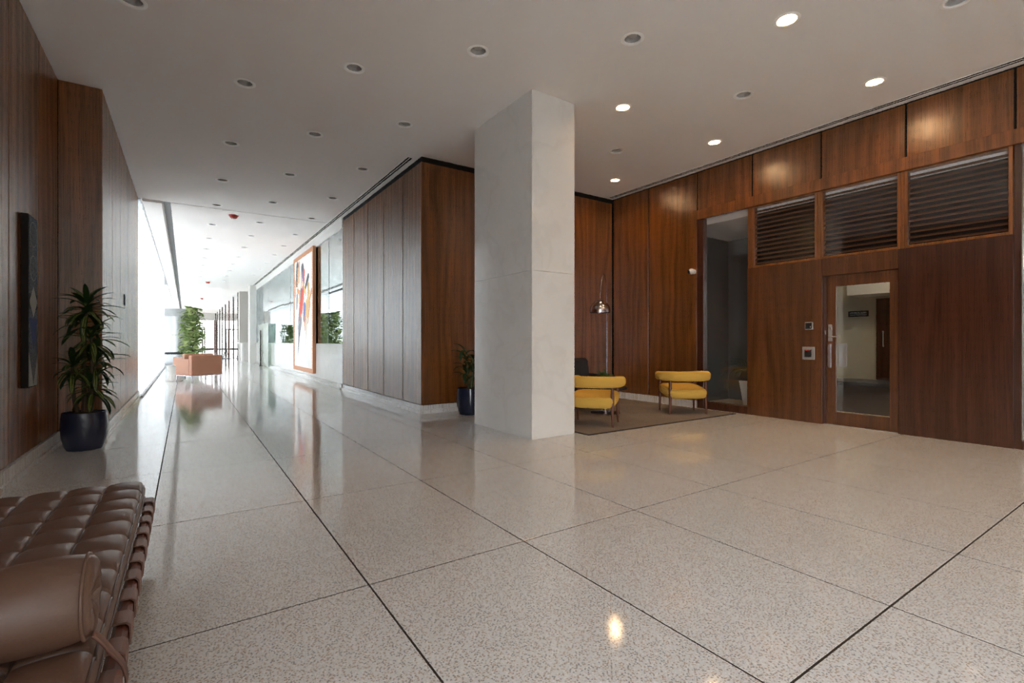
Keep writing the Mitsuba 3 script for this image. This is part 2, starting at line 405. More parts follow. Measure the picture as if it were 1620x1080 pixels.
# ceiling slots (linear air diffusers)
for x0, x1, y0, y1, lab in ((XB - 0.17, XB - 0.06, 7.7, 30.0, 'slim linear air slot in the ceiling along the walnut block and mirrors'),
                            (XR - 0.19, XR - 0.07, -3.9, 7.45, 'slim linear air slot in the ceiling along the right walnut wall')):
    t = thing('linear_diffuser', lab, 'air vent', 'ceiling air slots')
    add('frame', cat(*[cbox(x, x + 0.014, y0, y1, ZC - 0.008, ZC + 0.0, 0.002) for x in (x0, (x0 + x1) / 2 - 0.007, x1 - 0.014)]), 'white_paint', t)
    add('slot', cbox(x0 + 0.01, x1 - 0.01, y0, y1, ZC - 0.003, ZC + 0.0), 'dark_gap', t)

# right wall: panels, frieze, band, lower walls, header
wr = structure('wall_right', 'walnut right wall with louvre transoms, glazing and a glazed door')
scene[wr] = shape(cat(cbox(XR + 0.022, 7.9, 5.40, 7.6, 0, 4.5), cbox(XR + 0.022, 7.9, -4.2, 5.42, 3.42, 4.5)), 'dark_gap')
for a, b in ((6.525, YB), (5.415, 6.525)):
    woodbox('panel', wr, XR, XR + 0.022, a + 0.012, b - 0.012, 0.13, 4.255)
add('base', cbox(XR - 0.0, XR + 0.03, 5.40, YB, 0, 0.125, 0.003), 'terrazzo', wr)
ys = [5.415, 4.386, 3.35, 2.345, 1.352, 0.35, -0.65, -1.65, -2.65, -4.0]
for a, b in zip(ys[1:], ys[:-1]):
    woodbox('frieze_panel', wr, XR, XR + 0.022, a + 0.012, b - 0.012, 3.575, 4.255)
woodbox('band', wr, XR - 0.03, XR + 0.022, -4.0, 5.415, 3.40, 3.57)
woodbox('lower_panel', wr, XR - 0.02, XR + 0.10, 3.33, 4.46, 0.0, 2.40, mat='wood_red')
woodbox('lower_panel', wr, XR - 0.02, XR + 0.10, 1.36, 2.42, 0.0, 2.40, mat='wood_dark')
woodbox('header', wr, XR - 0.018, XR + 0.10, 2.424, 3.326, 2.15, 2.40, mat='wood_red')
# door stop and reveal
woodbox('door_jamb', wr, XR + 0.02, XR + 0.10, 3.285, 3.325, 0.0, 2.146, mat='wood_dark')

# glazed sidelights
sl = thing('sidelight', 'tall glass sidelight left of the door, with a dark planted room behind', 'window', 'tall glass sidelights')
woodbox('jamb', sl, XR - 0.01, XR + 0.09, 5.28, 5.41, 0.0, 3.40, mat='wood_dark')
woodbox('jamb', sl, XR + 0.0, XR + 0.09, 4.385, 4.46, 2.40, 3.40)
woodbox('bottom_rail', sl, XR - 0.01, XR + 0.09, 4.46, 5.28, 0.0, 0.13, mat='wood_dark')
add('pane', cbox(XR + 0.045, XR + 0.049, 4.455, 5.285, 0.125, 3.41), 'pane', sl)
sl2 = thing('sidelight', 'tall glass sidelight at the right edge beside the bare walnut panel', 'window', 'tall glass sidelights')
woodbox('jamb', sl2, XR - 0.0, XR + 0.09, 1.30, 1.36, 0.0, 3.40, mat='wood_dark')
woodbox('bottom_rail', sl2, XR - 0.01, XR + 0.09, -1.0, 1.30, 0.0, 0.10, mat='wood_dark')
add('pane', cbox(XR + 0.045, XR + 0.049, -1.0, 1.305, 0.095, 3.41), 'pane', sl2)
woodbox('lower_panel', wr, XR - 0.02, XR + 0.10, -4.0, -1.0, 0.0, 3.40)

# louvre transoms
for q, (y0, y1, lab) in enumerate(((3.40, 4.385, 'louvred transom of dark wooden slats behind glass, above the keypad wall, left of three'),
                                   (2.40, 3.36, 'louvred transom of dark wooden slats behind glass, directly above the glazed door'),
                                   (1.37, 2.36, 'louvred transom of dark wooden slats behind glass, above the bare walnut panel, right of three'))):
    t = thing('louvre_transom', lab, 'louvre window', 'louvred transoms over the door')
    f = 0.035
    o = rng.uniform(0, 9)
    fm = cat(cbox(XR - 0.005, XR + 0.09, y0, y0 + f, 2.403, 3.398, 0.003), cbox(XR - 0.005, XR + 0.09, y1 - f, y1, 2.403, 3.398, 0.003),
             cbox(XR - 0.005, XR + 0.09, y0 + f, y1 - f, 2.403, 2.403 + f, 0.003), cbox(XR - 0.005, XR + 0.09, y0 + f, y1 - f, 3.398 - 0.02, 3.398, 0.003))
    add('frame', fm, 'wood', t, uv=np.stack([fm.vertices[:, 1] + o, fm.vertices[:, 2] + o], 1))
    add('pane', cbox(XR + 0.018, XR + 0.022, y0 + f, y1 - f, 2.44, 3.38), 'clear_pane', t)
    n = 13
    # one gently curved slat, shared
    prof = []
    for k in range(7):
        s = k / 6
        prof.append((-0.024 + 0.048 * s, -0.019 + 0.036 * s + 0.006 * math.sin(PI * s)))
    P = np.array(prof)
    poly = sg.LineString(P).buffer(0.004, cap_style='round', quad_segs=2)
    sm = trimesh.creation.extrude_polygon(poly, y1 - y0 - 2 * f, engine='earcut')
    sm.apply_transform(np.array([[1, 0, 0, 0], [0, 0, 1, 0], [0, 1, 0, 0], [0, 0, 0, 1.0]]))
    sm.fix_normals()
    sh = shape(sm, 'slat_wood', 30)
    for k in range(n):
        put('slat', sh, t, T().translate([XR + 0.062, y0 + f, 2.475 + 0.0705 * k]))
    add('backing', cbox(XR + 0.11, XR + 0.125, y0, y1, 2.40, 3.42), 'dark_gap', t)
woodbox('mullion', wr, XR + 0.0, XR + 0.09, 3.362, 3.398, 2.403, 3.398)
woodbox('mullion', wr, XR + 0.0, XR + 0.09, 2.362, 2.398, 2.403, 3.398)

# glazed door
dk = new_key('door_1')
labels[dk] = {'label': 'walnut framed glass door with a steel lever and pull handle', 'category': 'door', 'kind': 'structure'}
dx0, dx1 = XR + 0.022, XR + 0.062
y0, y1 = 2.43, 3.28
woodbox('stile', dk, dx0, dx1, 3.165, y1, 0.012, 2.143, mat='wood_red')
woodbox('stile', dk, dx0, dx1, y0, 2.525, 0.012, 2.143, mat='wood_red')
woodbox('rail', dk, dx0, dx1, 2.525, 3.165, 0.012, 0.195, mat='wood_red')
woodbox('rail', dk, dx0, dx1, 2.525, 3.165, 1.99, 2.143, mat='wood_red')
add('pane', cbox(XR + 0.04, XR + 0.044, 2.52, 3.17, 0.19, 1.995), 'pane', dk)
lp = add('lock_plate', cbox(dx0 - 0.008, dx0, 3.21, 3.262, 1.205, 1.445, 0.002), 'aluminium', dk)
add('cylinder', trimesh.creation.cylinder(0.016, 0.014, sections=20, transform=trimesh.transformations.translation_matrix((dx0 - 0.012, 3.236, 1.385)) @ trimesh.transformations.rotation_matrix(PI / 2, (0, 1, 0))), 'steel', lp)
add('lever', cat(tube([(dx0 - 0.008, 3.236, 1.27), (dx0 - 0.05, 3.236, 1.27)], 0.009), tube([(dx0 - 0.05, 3.242, 1.27), (dx0 - 0.052, 3.18, 1.27), (dx0 - 0.05, 3.12, 1.268)], [0.009, 0.009, 0.007])), 'steel', lp, smooth=30)
ph = add('pull_handle', cat(cbox(dx0 - 0.012, dx0, 3.222, 3.246, 0.82, 1.17, 0.002), cbox(dx0 - 0.055, dx0 - 0.045, 3.215, 3.25, 0.83, 1.16, 0.003),
                            cbox(dx0 - 0.05, dx0, 3.226, 3.24, 0.84, 0.86), cbox(dx0 - 0.05, dx0, 3.226, 3.24, 1.13, 1.15)), 'steel', dk)
add('push_plate', cbox(dx1 + 0.03, dx1 + 0.04, 3.05, 3.16, 0.84, 1.17, 0.004), 'aluminium', dk)
add('threshold', cbox(XR - 0.0, XR + 0.1, 2.43, 3.32, 0.0, 0.008, 0.002), 'aluminium', dk)
add('strike_plate', cbox(XR + 0.012, XR + 0.02, 3.29, 3.305, 1.30, 1.36, 0.001), 'aluminium', wr)

# wall devices
XF = XR - 0.02
t = thing('keypad', 'small black square card reader in a steel frame on the walnut wall, upper of two', 'card reader')
add('frame', cbox(XF - 0.012, XF, 3.447, 3.557, 1.375, 1.487, 0.003), 'aluminium', t)
add('screen', cbox(XF - 0.016, XF - 0.012, 3.462, 3.548, 1.388, 1.476, 0.001), 'black', t)
add('button', cbox(XF - 0.018, XF - 0.016, 3.470, 3.482, 1.405, 1.425, 0.0005), 'white_paint', t)
t = thing('door_release', 'large steel plate with black call panel and red light, lower of two beside the door', 'card reader')
add('plate', cbox(XF - 0.012, XF, 3.425, 3.595, 0.93, 1.12, 0.003), 'aluminium', t)
add('panel', cbox(XF - 0.024, XF - 0.012, 3.465, 3.56, 0.97, 1.078, 0.002), 'black', t)
add('indicator', cbox(XF - 0.025, XF - 0.0235, 3.475, 3.55, 1.066, 1.076, 0.0003), 'red_glow', t)
t = thing('security_camera', 'white dome security camera with black lens on the walnut wall', 'camera')
yc, zc = 5.48, 2.47
add('mount', trimesh.creation.cylinder(0.045, 0.03, sections=24, transform=trimesh.transformations.translation_matrix((XR - 0.015, yc, zc)) @ trimesh.transformations.rotation_matrix(PI / 2, (0, 1, 0))), 'white_paint', t, smooth=30)
m = trimesh.creation.icosphere(3, 0.055)
m.apply_scale((1.25, 1, 0.95))
m.apply_translation((XR - 0.075, yc, zc))
add('housing', m, 'white_paint', t, smooth=True)
m = trimesh.creation.icosphere(2, 0.036)
m.apply_translation((XR - 0.115, yc + 0.012, zc - 0.005))
add('lens', m, 'black', t, smooth=True)
t = thing('card_reader', 'tiny dark door sensor on the pale corridor wood panel left', 'card reader')
add('body', cbox(XP, XP + 0.015, 10.2, 10.32, 1.80, 1.98, 0.004), 'black', t)

# the rooms behind the right wall
rm = structure('wall_room', 'pale wall of the room seen through the glazed door')
scene[rm] = shape(cat(cbox(10.8, 11.0, -3, 6.2, 0, 3.4), cbox(7.9, 11, 6.0, 6.2, 0, 3.4), cbox(7.9, 11, -3.2, -3.0, 0, 3.4)), 'beige_paint')
add('partition', cbox(7.85, 9.55, 4.16, 4.24, 0, 3.3), 'dark_paint', rm)
add('partition', cbox(9.45, 9.55, 4.2, 6.0, 0, 3.3), 'dark_paint', rm)
add('partition', cbox(7.9, 9.45, 5.9, 6.0, 0, 3.3), 'dark_paint', rm)
fr = structure('floor_room', 'beige floor of the room behind the door', 'floor')
scene[fr] = shape(cbox(7.78, 11, -3.2, 6.2, -0.15, -0.002), 'beige_paint')
cr = structure('ceiling_room', 'ceiling of the room behind the door', 'ceiling')
scene[cr] = shape(cbox(7.8, 11, -3.2, 6.2, 3.3, 3.42), 'plaster')
sf = structure('trim_1', 'boxed soffit inside the room behind the door', 'soffit')
scene[sf] = shape(cbox(10.2, 10.8, -2.9, 4.0, 2.05, 2.30, 0.004), 'white_paint')
t = thing('service_door', 'dark wooden door with a pull handle inside the room behind the glazed door', 'door')
woodbox('leaf', t, 10.74, 10.8, 2.55, 3.72, 0.0, 2.0, mat='wood_dark')
add('pull_handle', cat(tube([(10.70, 3.60, 1.10), (10.70, 3.60, 1.40)], 0.01), tube([(10.70, 3.60, 1.12), (10.74, 3.60, 1.12)], 0.008), tube([(10.70, 3.60, 1.38), (10.74, 3.60, 1.38)], 0.008)), 'aluminium', t)
t = thing('low_counter', 'long low black counter inside the room behind the glazed door', 'counter')
add('top', cbox(9.3, 10.2, 1.0, 4.1, 0.46, 0.52, 0.005), 'black', t)
add('base', cbox(9.36, 10.15, 1.05, 4.05, 0.0, 0.46, 0.005), 'bronze', t)
t = thing('door_sign', 'small black sign with white lettering on the pale wall behind the glazed door', 'sign')
sy0, sy1 = 3.86, 4.20
add('plate', cbox(10.785, 10.8, sy0, sy1, 1.68, 1.79, 0.002), 'black', t)
RX = np.array([[0, 0, -1, 0], [-1, 0, 0, 0], [0, 1, 0, 0], [0, 0, 0, 1.0]])   # text xy plane onto a wall facing -x, reading towards -y
for txt, h, z in (('AUTHORIZED ENTRY', 0.024, 1.742),):
    m = meshkit.text_mesh(txt, h, 0.002, bold=True)
    m.apply_scale((0.28 / m.extents[0], 1, 1))
    m.apply_transform(RX)
    m.apply_translation((10.7845, sy1 - 0.025, z))
    add('lettering', m, 'white_paint', t)
add('small_print', cat(*[cbox(10.7835, 10.785, sy1 - 0.03 - 0.0122 * k - 0.009 - 0.001 * (k % 3), sy1 - 0.03 - 0.0122 * k, 1.706, 1.719 + 0.004 * (k * 7 % 3 == 0)) for k in range(23) if k not in (8, 15)]), 'lens_off', t, kind='stuff')
t = thing('room_lamp', 'lit globe wall lamp seen through the glass at the right edge', 'lamp')
add('bracket', cbox(10.76, 10.8, 1.80, 1.90, 2.05, 2.3, 0.004), 'aluminium', t)
for z in (2.1, 2.3):
    m = trimesh.creation.icosphere(2, 0.05)
    m.apply_translation((10.70, 1.85, z))
    k = add('globe', m, 'lens_lit', t, smooth=True)
    scene[k]['emitter'] = {'type': 'area', 'radiance': rgb(LAMP * 0.8, LAMP * 0.66, LAMP * 0.45)}
t = thing('ceiling_panel_light', 'lit flat ceiling panel in the room behind the door', 'lamp')
add('frame', cbox(8.55, 9.25, 2.1, 3.3, 3.28, 3.3, 0.004), 'white_paint', t)
k = add('diffuser', trimesh.Trimesh([[8.6, 2.15, 3.277], [8.6, 3.25, 3.277], [9.2, 3.25, 3.277], [9.2, 2.15, 3.277]], [[0, 1, 2], [0, 2, 3]]), 'lens_lit', t)
scene[k]['emitter'] = {'type': 'area', 'radiance': rgb(0.5, 0.42, 0.29)}

# behind the camera: a plain rear wall, and an added glazed opening supplying daylight
wk = structure('wall_rear', 'pale rear wall behind the camera')
scene[wk] = shape(cbox(-1.5, 7.9, -4.2, -4.0, 0, 4.5), 'white_paint')
w0 = new_key('window_1')
labels[w0] = {'label': 'added unseen glazing in the left wall behind the camera, supplying daylight', 'category': 'window', 'kind': 'structure'}
EY0, EY1, EZ = -3.95, -0.60, 4.1
add('frame', cat(*[cbox(-1.42, -1.34, y - 0.025, y + 0.025, 0, EZ, 0.004) for y in np.linspace(EY0 + 0.03, EY1 - 0.03, 4)], cbox(-1.42, -1.34, EY0, EY1, 2.4, 2.45), cbox(-1.42, -1.34, EY0, EY1, 0, 0.08), cbox(-1.42, -1.34, EY0, EY1, EZ - 0.05, EZ)), 'bronze', w0)
add('pane', cbox(-1.382, -1.378, EY0, EY1, 0.05, EZ), 'pane', w0)

# corridor window wall on the left, with sheer curtains
YW0, YW1 = 13.1, 54.9
nwin = 20
ww = (YW1 - YW0) / nwin
bm = structure('trim_2', 'curtain beam under the corridor ceiling', 'beam')
scene[bm] = shape(cbox(-0.77, -0.43, 13.1, 62, 4.225, 4.5, 0.004), 'plaster')
rc = structure('trim_3', 'dark ceiling recess along the curtain beam', 'recess')
scene[rc] = shape(cat(cbox(-0.43, -0.27, 13.16, 62, 4.5, 4.55), cbox(-0.43, -0.27, 13.1, 13.16, ZC - 0.0, 4.55)), 'grey_paint')
for k in range(nwin):
    a, b = YW0 + ww * k, YW0 + ww * (k + 1)
    w = new_key(f'window_{k + 2}')
    labels[w] = {'label': f'corridor window behind the sheer curtains, {ORD[k]} from the wood panels', 'category': 'window', 'kind': 'structure'}
    add('frame', cat(cbox(-1.32, -1.22, a, a + 0.03, 0.0, 4.5), cbox(-1.32, -1.22, b - 0.03, b, 0.0, 4.5), cbox(-1.32, -1.22, a, b, 0.0, 0.12), cbox(-1.32, -1.22, a, b, 4.3, 4.56), cbox(-1.30, -1.24, a, b, 2.38, 2.43)), 'bronze', w)
    add('pane', cbox(-1.272, -1.268, a + 0.03, b - 0.03, 0.1, 4.32), 'pane', w)
    # curtain
    n = 180
    yy = np.linspace(a + 0.015, b - 0.015, n)
    ph0 = rng.uniform(0, 6)
    fold = (yy - a) / 0.24 * 2 * PI + ph0 + 0.9 * np.sin((yy - a) * 4 + ph0)
    xx = -0.875 + 0.075 * np.tanh(2.2 * np.sin(fold)) + 0.012 * np.sin(yy * 9.1 + ph0)
    zz = np.linspace(0.05, 4.25, 8)
    V = np.array([[x + CURTX.get(k, 0.0), y, z] for z in zz for x, y in zip(xx, yy)])
    F = []
    for i in range(len(zz) - 1):
        for j in range(n - 1):
            q = i * n + j
            F += [[q, q + 1, q + n + 1], [q, q + n + 1, q + n]]
    cu = thing('sheer_curtain', f'white translucent sheer curtain in vertical folds, {ORD[k]} along the corridor windows from the wood panels', 'curtain', 'sheer curtains along the corridor')
    add('fabric', trimesh.Trimesh(V, F, process=False), 'sheer', cu, smooth=True)
    add('track', cbox(-0.90 + CURTX.get(k, 0), -0.80 + CURTX.get(k, 0), a + 0.005, b - 0.005, 4.255, 4.285, 0.003), 'aluminium', cu)
sk = structure('trim_4', 'dark metal sill grille at the foot of the curtains', 'sill')
scene[sk] = shape(cbox(-1.3, -0.76, 13.1, YW1, -0.02, 0.035, 0.004), 'grey_paint')
wl2 = structure('wall_end_left', 'pale wall at the far end of the corridor, left')
scene[wl2] = shape(cat(cbox(-1.3, XP, YW1, 62.2, 0, 4.6), cbox(-1.5, -0.78, 13.08, 13.1, 4.3, 4.6)), 'white_paint')
# roof over the window strip so that daylight comes through the glass alone
scene[new_key('roof_edge', ce)] = shape(cbox(-1.7, -0.7, 13.0, 62.2, 4.56, 4.7), 'grey_paint')

# far right side of the corridor: marble pier, beige pier, glass front
pr1 = structure('wall_pier', 'white marble pier at the end of the mirror wall')
scene[pr1] = shape(cbox(2.94, 3.6, 30.1, 31.0, 0, 4.5, 0.004), 'marble')
pr2 = structure('wall_pier_beige', 'beige pier beyond the marble pier')
scene[pr2] = shape(cat(cbox(2.76, 3.6, 34.0, 34.9, 0, 4.5, 0.004), cbox(3.3, 3.6, 31.0, 34.0, 0, 4.5)), 'beige_paint' if False else 'stone_grey')
t = thing('reception_counter', 'white marble counter in front of the far beige pier', 'counter')
cpoly = sg.box(2.78, 33.2, 3.28, 33.98).buffer(-0.15).buffer(0.15)
m = trimesh.creation.extrude_polygon(cpoly, 1.08, engine='earcut')
add('body', m, 'marble', t, smooth=30)
m = trimesh.creation.extrude_polygon(cpoly.buffer(0.12).intersection(sg.box(2, 33, 3.29, 33.99)), 0.06, engine='earcut')
m.apply_translation((0, 0, 1.08))
add('top', m, 'marble', t, smooth=30)
gf = structure('window_30', 'dark framed glass front at the far right of the corridor', 'window')
posts = [34.95, 38.5, 42.5, 46.5, 50.5, 54.5, 58.5, 61.9]
for i, y in enumerate(posts):
    add('mullion', cbox(2.72, 2.80, y - 0.025, y + 0.025, 0, ZC, 0.004), 'bronze' if i != 2 else 'leg_wood', gf)
for a, b in zip(posts[:-1], posts[1:]):
    add('pane', cbox(2.758, 2.762, a + 0.04, b - 0.04, 0.0, ZC), 'pane', gf)
scene[new_key('wall_end_right')] = shape(cat(cbox(6.0, 6.2, 34.9, 62.2, 0, 4.6), cbox(3.5, 6.2, 34.7, 34.9, 0, 4.6)), 'white_paint')
labels['wall_end_right'] = {'label': 'pale room wall behind the far glass front', 'category': 'wall', 'kind': 'structure'}
scene[new_key('floor_end')] = shape(cbox(3.3, 6.2, 34.9, 62, -0.2, -0.001), 'stone_grey')
labels['floor_end'] = {'label': 'floor behind the far glass front', 'category': 'floor', 'kind': 'structure'}
scene[new_key('ceiling_end')] = shape(cbox(3.58, 6.2, 34.7, 62.2, ZC, 4.6), 'plaster')
labels['ceiling_end'] = {'label': 'ceiling behind the far glass front', 'category': 'ceiling', 'kind': 'structure'}

# end wall with a glazed doorway
we = structure('wall_end', 'end wall of the corridor with a glazed exit')
scene[we] = shape(cat(cbox(-1.3, 0.35, 62, 62.3, 0, 4.6), cbox(0.35, 2.72, 62, 62.3, 3.5, 4.6), cbox(2.72, 3.0, 62, 62.3, 0, 4.6), cbox(3.0, 6.2, 62, 62.3, 3.5, 4.6), cbox(3.0, 6.2, 62, 62.3, 0, 1.1)), 'white_paint')
dk2 = new_key('door_2')
labels[dk2] = {'label': 'far glazed exit doors with dark metal frames', 'category': 'door', 'kind': 'structure'}
for x in (0.38, 1.55, 1.75, 2.66):
    add('frame', cbox(x - 0.05, x + 0.05, 62.05, 62.15, 0, 2.5 if 1 < x < 2 else 3.5, 0.004), 'bronze' if x < 2.5 else 'leg_wood', dk2)
add('transom', cbox(0.43, 1.80, 62.05, 62.15, 2.45, 2.6, 0.004), 'bronze', dk2)
add('sill', cbox(0.43, 2.6, 62.05, 62.15, 0.25, 0.45, 0.004), 'bronze', dk2)
add('pane', cbox(0.43, 2.61, 62.098, 62.102, 0.45, 3.5), 'pane', dk2)

# outside
scene[new_key('ground')] = shape(cbox(-60, 60, 62.5, 140, -0.3, -0.1), 'asphalt')
labels['ground'] = {'label': 'street outside the far exit', 'category': 'ground', 'kind': 'structure'}
bd = thing('facade', 'pale building facade across the street beyond the far exit', 'building')
add('wall', cbox(-30, 40, 92, 100, -0.1, 26), 'white_paint', bd)
for i in range(-2, 5):
    for z in (1.0, 5.2, 9.4):
        w = add('window', cbox(i * 4.0, i * 4.0 + 2.2, 91.9, 92.02, z, z + 2.9, 0.02), 'grey_paint', bd)

# ------------------------------------------------------------------ column
col = thing('column', 'square column clad in pale polished marble in the middle of the lobby', 'column')
cx0, cx1, cy0, cy1 = 3.505, 4.19, 4.765, 6.18
add('core', cbox(cx0 + 0.021, cx1 - 0.021, cy0 + 0.021, cy1 - 0.021, 0, ZC), 'grey_paint', col)
g = 0.0012
for z0, z1 in ((0.0, 2.07), (2.07, ZC)):
    a, b = z0 + g, z1 - (g if z1 < 4 else 0)
    add('marble_slab', cbox(cx0, cx0 + 0.02, cy0 + 0.0, cy1, a, b, 0.0015), 'marble', col)
    add('marble_slab', cbox(cx1 - 0.02, cx1, cy0 + 0.0, cy1, a, b, 0.0015), 'marble', col)
    add('marble_slab', cbox(cx0 + 0.021, cx1 - 0.021, cy0, cy0 + 0.02, a, b, 0.0015), 'marble', col)
    add('marble_slab', cbox(cx0 + 0.021, cx1 - 0.021, cy1 - 0.02, cy1, a, b, 0.0015), 'marble', col)

# ------------------------------------------------------------------ downlights
ring = lathe([(RH - 0.010, 0.012), (RH - 0.010, -0.001), (RH - 0.002, -0.006), (RH + 0.018, -0.005), (RH + 0.026, 0.0), (RH - 0.004, 0.0)], 32)
can = lathe([(RH - 0.008, 0.004), (RH - 0.022, 0.045), (RH - 0.030, 0.06), (0.0, 0.062)], 32)
lens = lathe([(0.0, 0.030), (0.040, 0.030), (0.048, 0.038), (0.048, 0.06), (0.0, 0.06)], 24)
dn = trimesh.creation.cylinder(RH - 0.014, 0.004, sections=32)
dn.apply_translation((0, 0, 0.03))
s_ring, s_can, s_lens = shape(ring, 'trim_white', 30), shape(can, 'reflector', 30), shape(lens, 'lens_off', 30)
aa = np.arange(32) * 2 * PI / 32
dv = np.vstack([[[0, 0, 0.035]], np.stack([np.cos(aa) * (RH - 0.013), np.sin(aa) * (RH - 0.013), aa * 0 + 0.035], 1)])
s_disc = shape(trimesh.Trimesh(dv, [[0, 1 + (i + 1) % 32, 1 + i] for i in range(32)], process=False), 'lens_lit')


def downlight(x, y, lit, label):
    t = thing('downlight', label, 'ceiling light', 'lit recessed downlights' if lit else 'unlit recessed downlights')
    to = T().translate([x, y, ZC])
    put('trim_ring', s_ring, t, to)
    put('can', s_can, t, to)
    if lit:
        k = put('lens', s_disc, t, to, label='glowing warm lens')
        scene[k]['emitter'] = {'type': 'area', 'radiance': rgb(*[LAMP * c for c in LAMP_RGB])}
    else:
        put('lens', s_lens, t, to)


for (x, y), l in zip(LIT, ('largest lit warm downlight, nearest the top edge', 'lit warm downlight nearest the frieze above the louvres on the right', 'lit warm downlight just right of the column top',
                           'lit warm downlight above the frieze joint, midway between column and right wall', 'smallest lit warm downlight, in the lounge corner', 'lit warm downlight above the lobby out of view, nearer the column line', 'lit warm downlight above the lobby out of view, nearer the right wall')):
    downlight(x, y, True, l)
for (x, y), l in zip(UNLIT_LOBBY, ('unlit downlight cut by the top edge near the left wall', 'unlit downlight left of the column, second from left in the nearest diagonal',
                                   'unlit downlight between the corridor rows and the column, at the top', 'unlit downlight directly above the column top towards the camera', 'unlit downlight cut by the top edge at right',
                                   'unlit downlight amid the four lit ones over the lobby', 'unlit downlight over the lounge beside the column', 'unlit downlight just left of the column top near the walnut block')):
    downlight(x, y, False, l)
for side, pts in ROWS.items():
    for i, (x, y) in enumerate(pts):
        downlight(x, y, False, f'unlit recessed downlight, {side} corridor row, {ORD[i]} from the camera')

# red fire alarm strobes
bell = lathe([(0.0, 0.0), (0.11, 0.0), (0.11, -0.012), (0.085, -0.02), (0.08, -0.055), (0.05, -0.075), (0.0, -0.078)], 28)
s_bell = shape(bell, 'red', 30)
s_dot = shape(lathe([(0.0, -0.078), (0.03, -0.078), (0.026, -0.092), (0.0, -0.095)], 16), 'white_paint', 30)
for y, l in ((13.63, 'nearest red ceiling alarm just past the ceiling joint'), (29.6, 'middle red ceiling alarm over the far corridor'), (41.0, 'farthest red ceiling alarm over the far corridor')):
    t = thing('ceiling_alarm', l, 'fire alarm', 'red ceiling alarms')
    put('body', s_bell, t, T().translate([0.98, y, ZC]))
    put('strobe', s_dot, t, T().translate([0.98, y, ZC]))

# ------------------------------------------------------------------ paintings
pt = thing('painting', 'tall abstract painting with bright strokes in a wood frame on the mirror wall', 'painting')
py0, py1, pz0, pz1 = 15.28, 18.42, 0.24, 4.06
f = 0.13
add('frame', cat(cbox(3.15, XB - 0.0, py0, py0 + f, pz0, pz1, 0.004), cbox(3.15, XB, py1 - f, py1, pz0, pz1, 0.004), cbox(3.15, XB, py0 + f, py1 - f, pz0, pz0 + f, 0.004), cbox(3.15, XB, py0 + f, py1 - f, pz1 - f, pz1, 0.004)), 'frame_wood', pt)
a, b, c_, d_ = py0 + f, py1 - f, pz0 + f, pz1 - f
m = cbox(3.17, 3.235, a, b, c_, d_)
uv = np.stack([(b - m.vertices[:, 1]) / (b - a), (m.vertices[:, 2] - c_) / (d_ - c_)], 1)
add('canvas', m, 'painting', pt, uv=uv)
pa = thing('wall_relief', 'narrow tall dark panel artwork of geometric shapes on the left walnut wall', 'artwork')
m = cbox(XL + 0.05, XL + 0.056, 6.15, 6.445, 0.785, 2.36)
uv = np.stack([(m.vertices[:, 1] - 6.15) / 0.295, (m.vertices[:, 2] - 0.785) / 1.575], 1)
add('face', m, 'relief', pa, uv=uv)
add('box_frame', cbox(XL, XL + 0.051, 6.14, 6.455, 0.775, 2.37, 0.002), 'dark_gap', pa)

# ------------------------------------------------------------------ daybed in the foreground
bx0, bx1, by0, by1 = -1.17, -0.20, 1.50, 3.53
db = thing('daybed', 'brown tufted leather daybed with strapped wooden frame in the left foreground', 'daybed')
NX, NY = 6, 11
nx, ny = 216, 440
U, V = np.meshgrid(np.linspace(0, 1, nx + 1), np.linspace(0, 1, ny + 1))
su, sv = np.abs(np.sin(PI * U * NX)), np.abs(np.sin(PI * V * NY))
Hh = 0.012 * (su ** 0.28) * (sv ** 0.28) + 0.012 * (su ** 0.6 + sv ** 0.6) * 0.5
dxs = np.abs((U * NX + 0.5) % 1 - 0.5) * (bx1 - bx0) / NX
dys = np.abs((V * NY + 0.5) % 1 - 0.5) * (by1 - by0) / NY
Hh = Hh - 0.005 * np.exp(-(dxs / 0.006) ** 2) - 0.0065 * np.exp(-(dys / 0.006) ** 2)
border = np.minimum(np.minimum(U, 1 - U) * (bx1 - bx0), np.minimum(V, 1 - V) * (by1 - by0))
edge = np.clip(border / 0.05, 0, 1)
Z = 0.385 + Hh - 0.018 * (1 - np.sqrt(1 - (1 - edge) ** 2))
rnd = meshkit.fbm(np.stack([U * 7, V * 12, U * 0], -1), 3, 5)
Z = Z + 0.006 * (rnd - 0.5)
topv = np.stack([bx0 + U * (bx1 - bx0), by0 + V * (by1 - by0), Z], -1).reshape(-1, 3)
W = nx + 1
F = []
ii, jj = np.meshgrid(np.arange(ny), np.arange(nx), indexing='ij')
q = (ii * W + jj).ravel()
F = np.vstack([np.stack([q, q + 1, q + W + 1], 1), np.stack([q, q + W + 1, q + W], 1)])
loop = np.r_[np.arange(W), np.arange(1, ny + 1) * W + nx, ny * W + np.arange(nx - 1, -1, -1), np.arange(ny - 1, 0, -1) * W]
n = len(loop)
vs, fs, prev, base = [topv], [F], loop, len(topv)
cxm, cym = (bx0 + bx1) / 2, (by0 + by1) / 2
for zz, o in ((0.345, 0.008), (0.315, 0.006), (0.295, -0.004), (0.290, -0.03)):
    ringv = topv[loop].copy()
    ringv[:, 2] = zz
    ringv[:, 0] += np.clip((ringv[:, 0] - cxm) * 50, -1, 1) * o * (np.abs(ringv[:, 0] - cxm) > 0.48)
    ringv[:, 1] += np.clip((ringv[:, 1] - cym) * 50, -1, 1) * o * (np.abs(ringv[:, 1] - cym) > 1.01)
    vs.append(ringv)
    cur = base + np.arange(n)
    nxt = np.roll(np.arange(n), -1)
    fs += [np.stack([prev, cur, cur[nxt]], 1), np.stack([prev, cur[nxt], prev[nxt]], 1)]
    prev = cur
    base += n
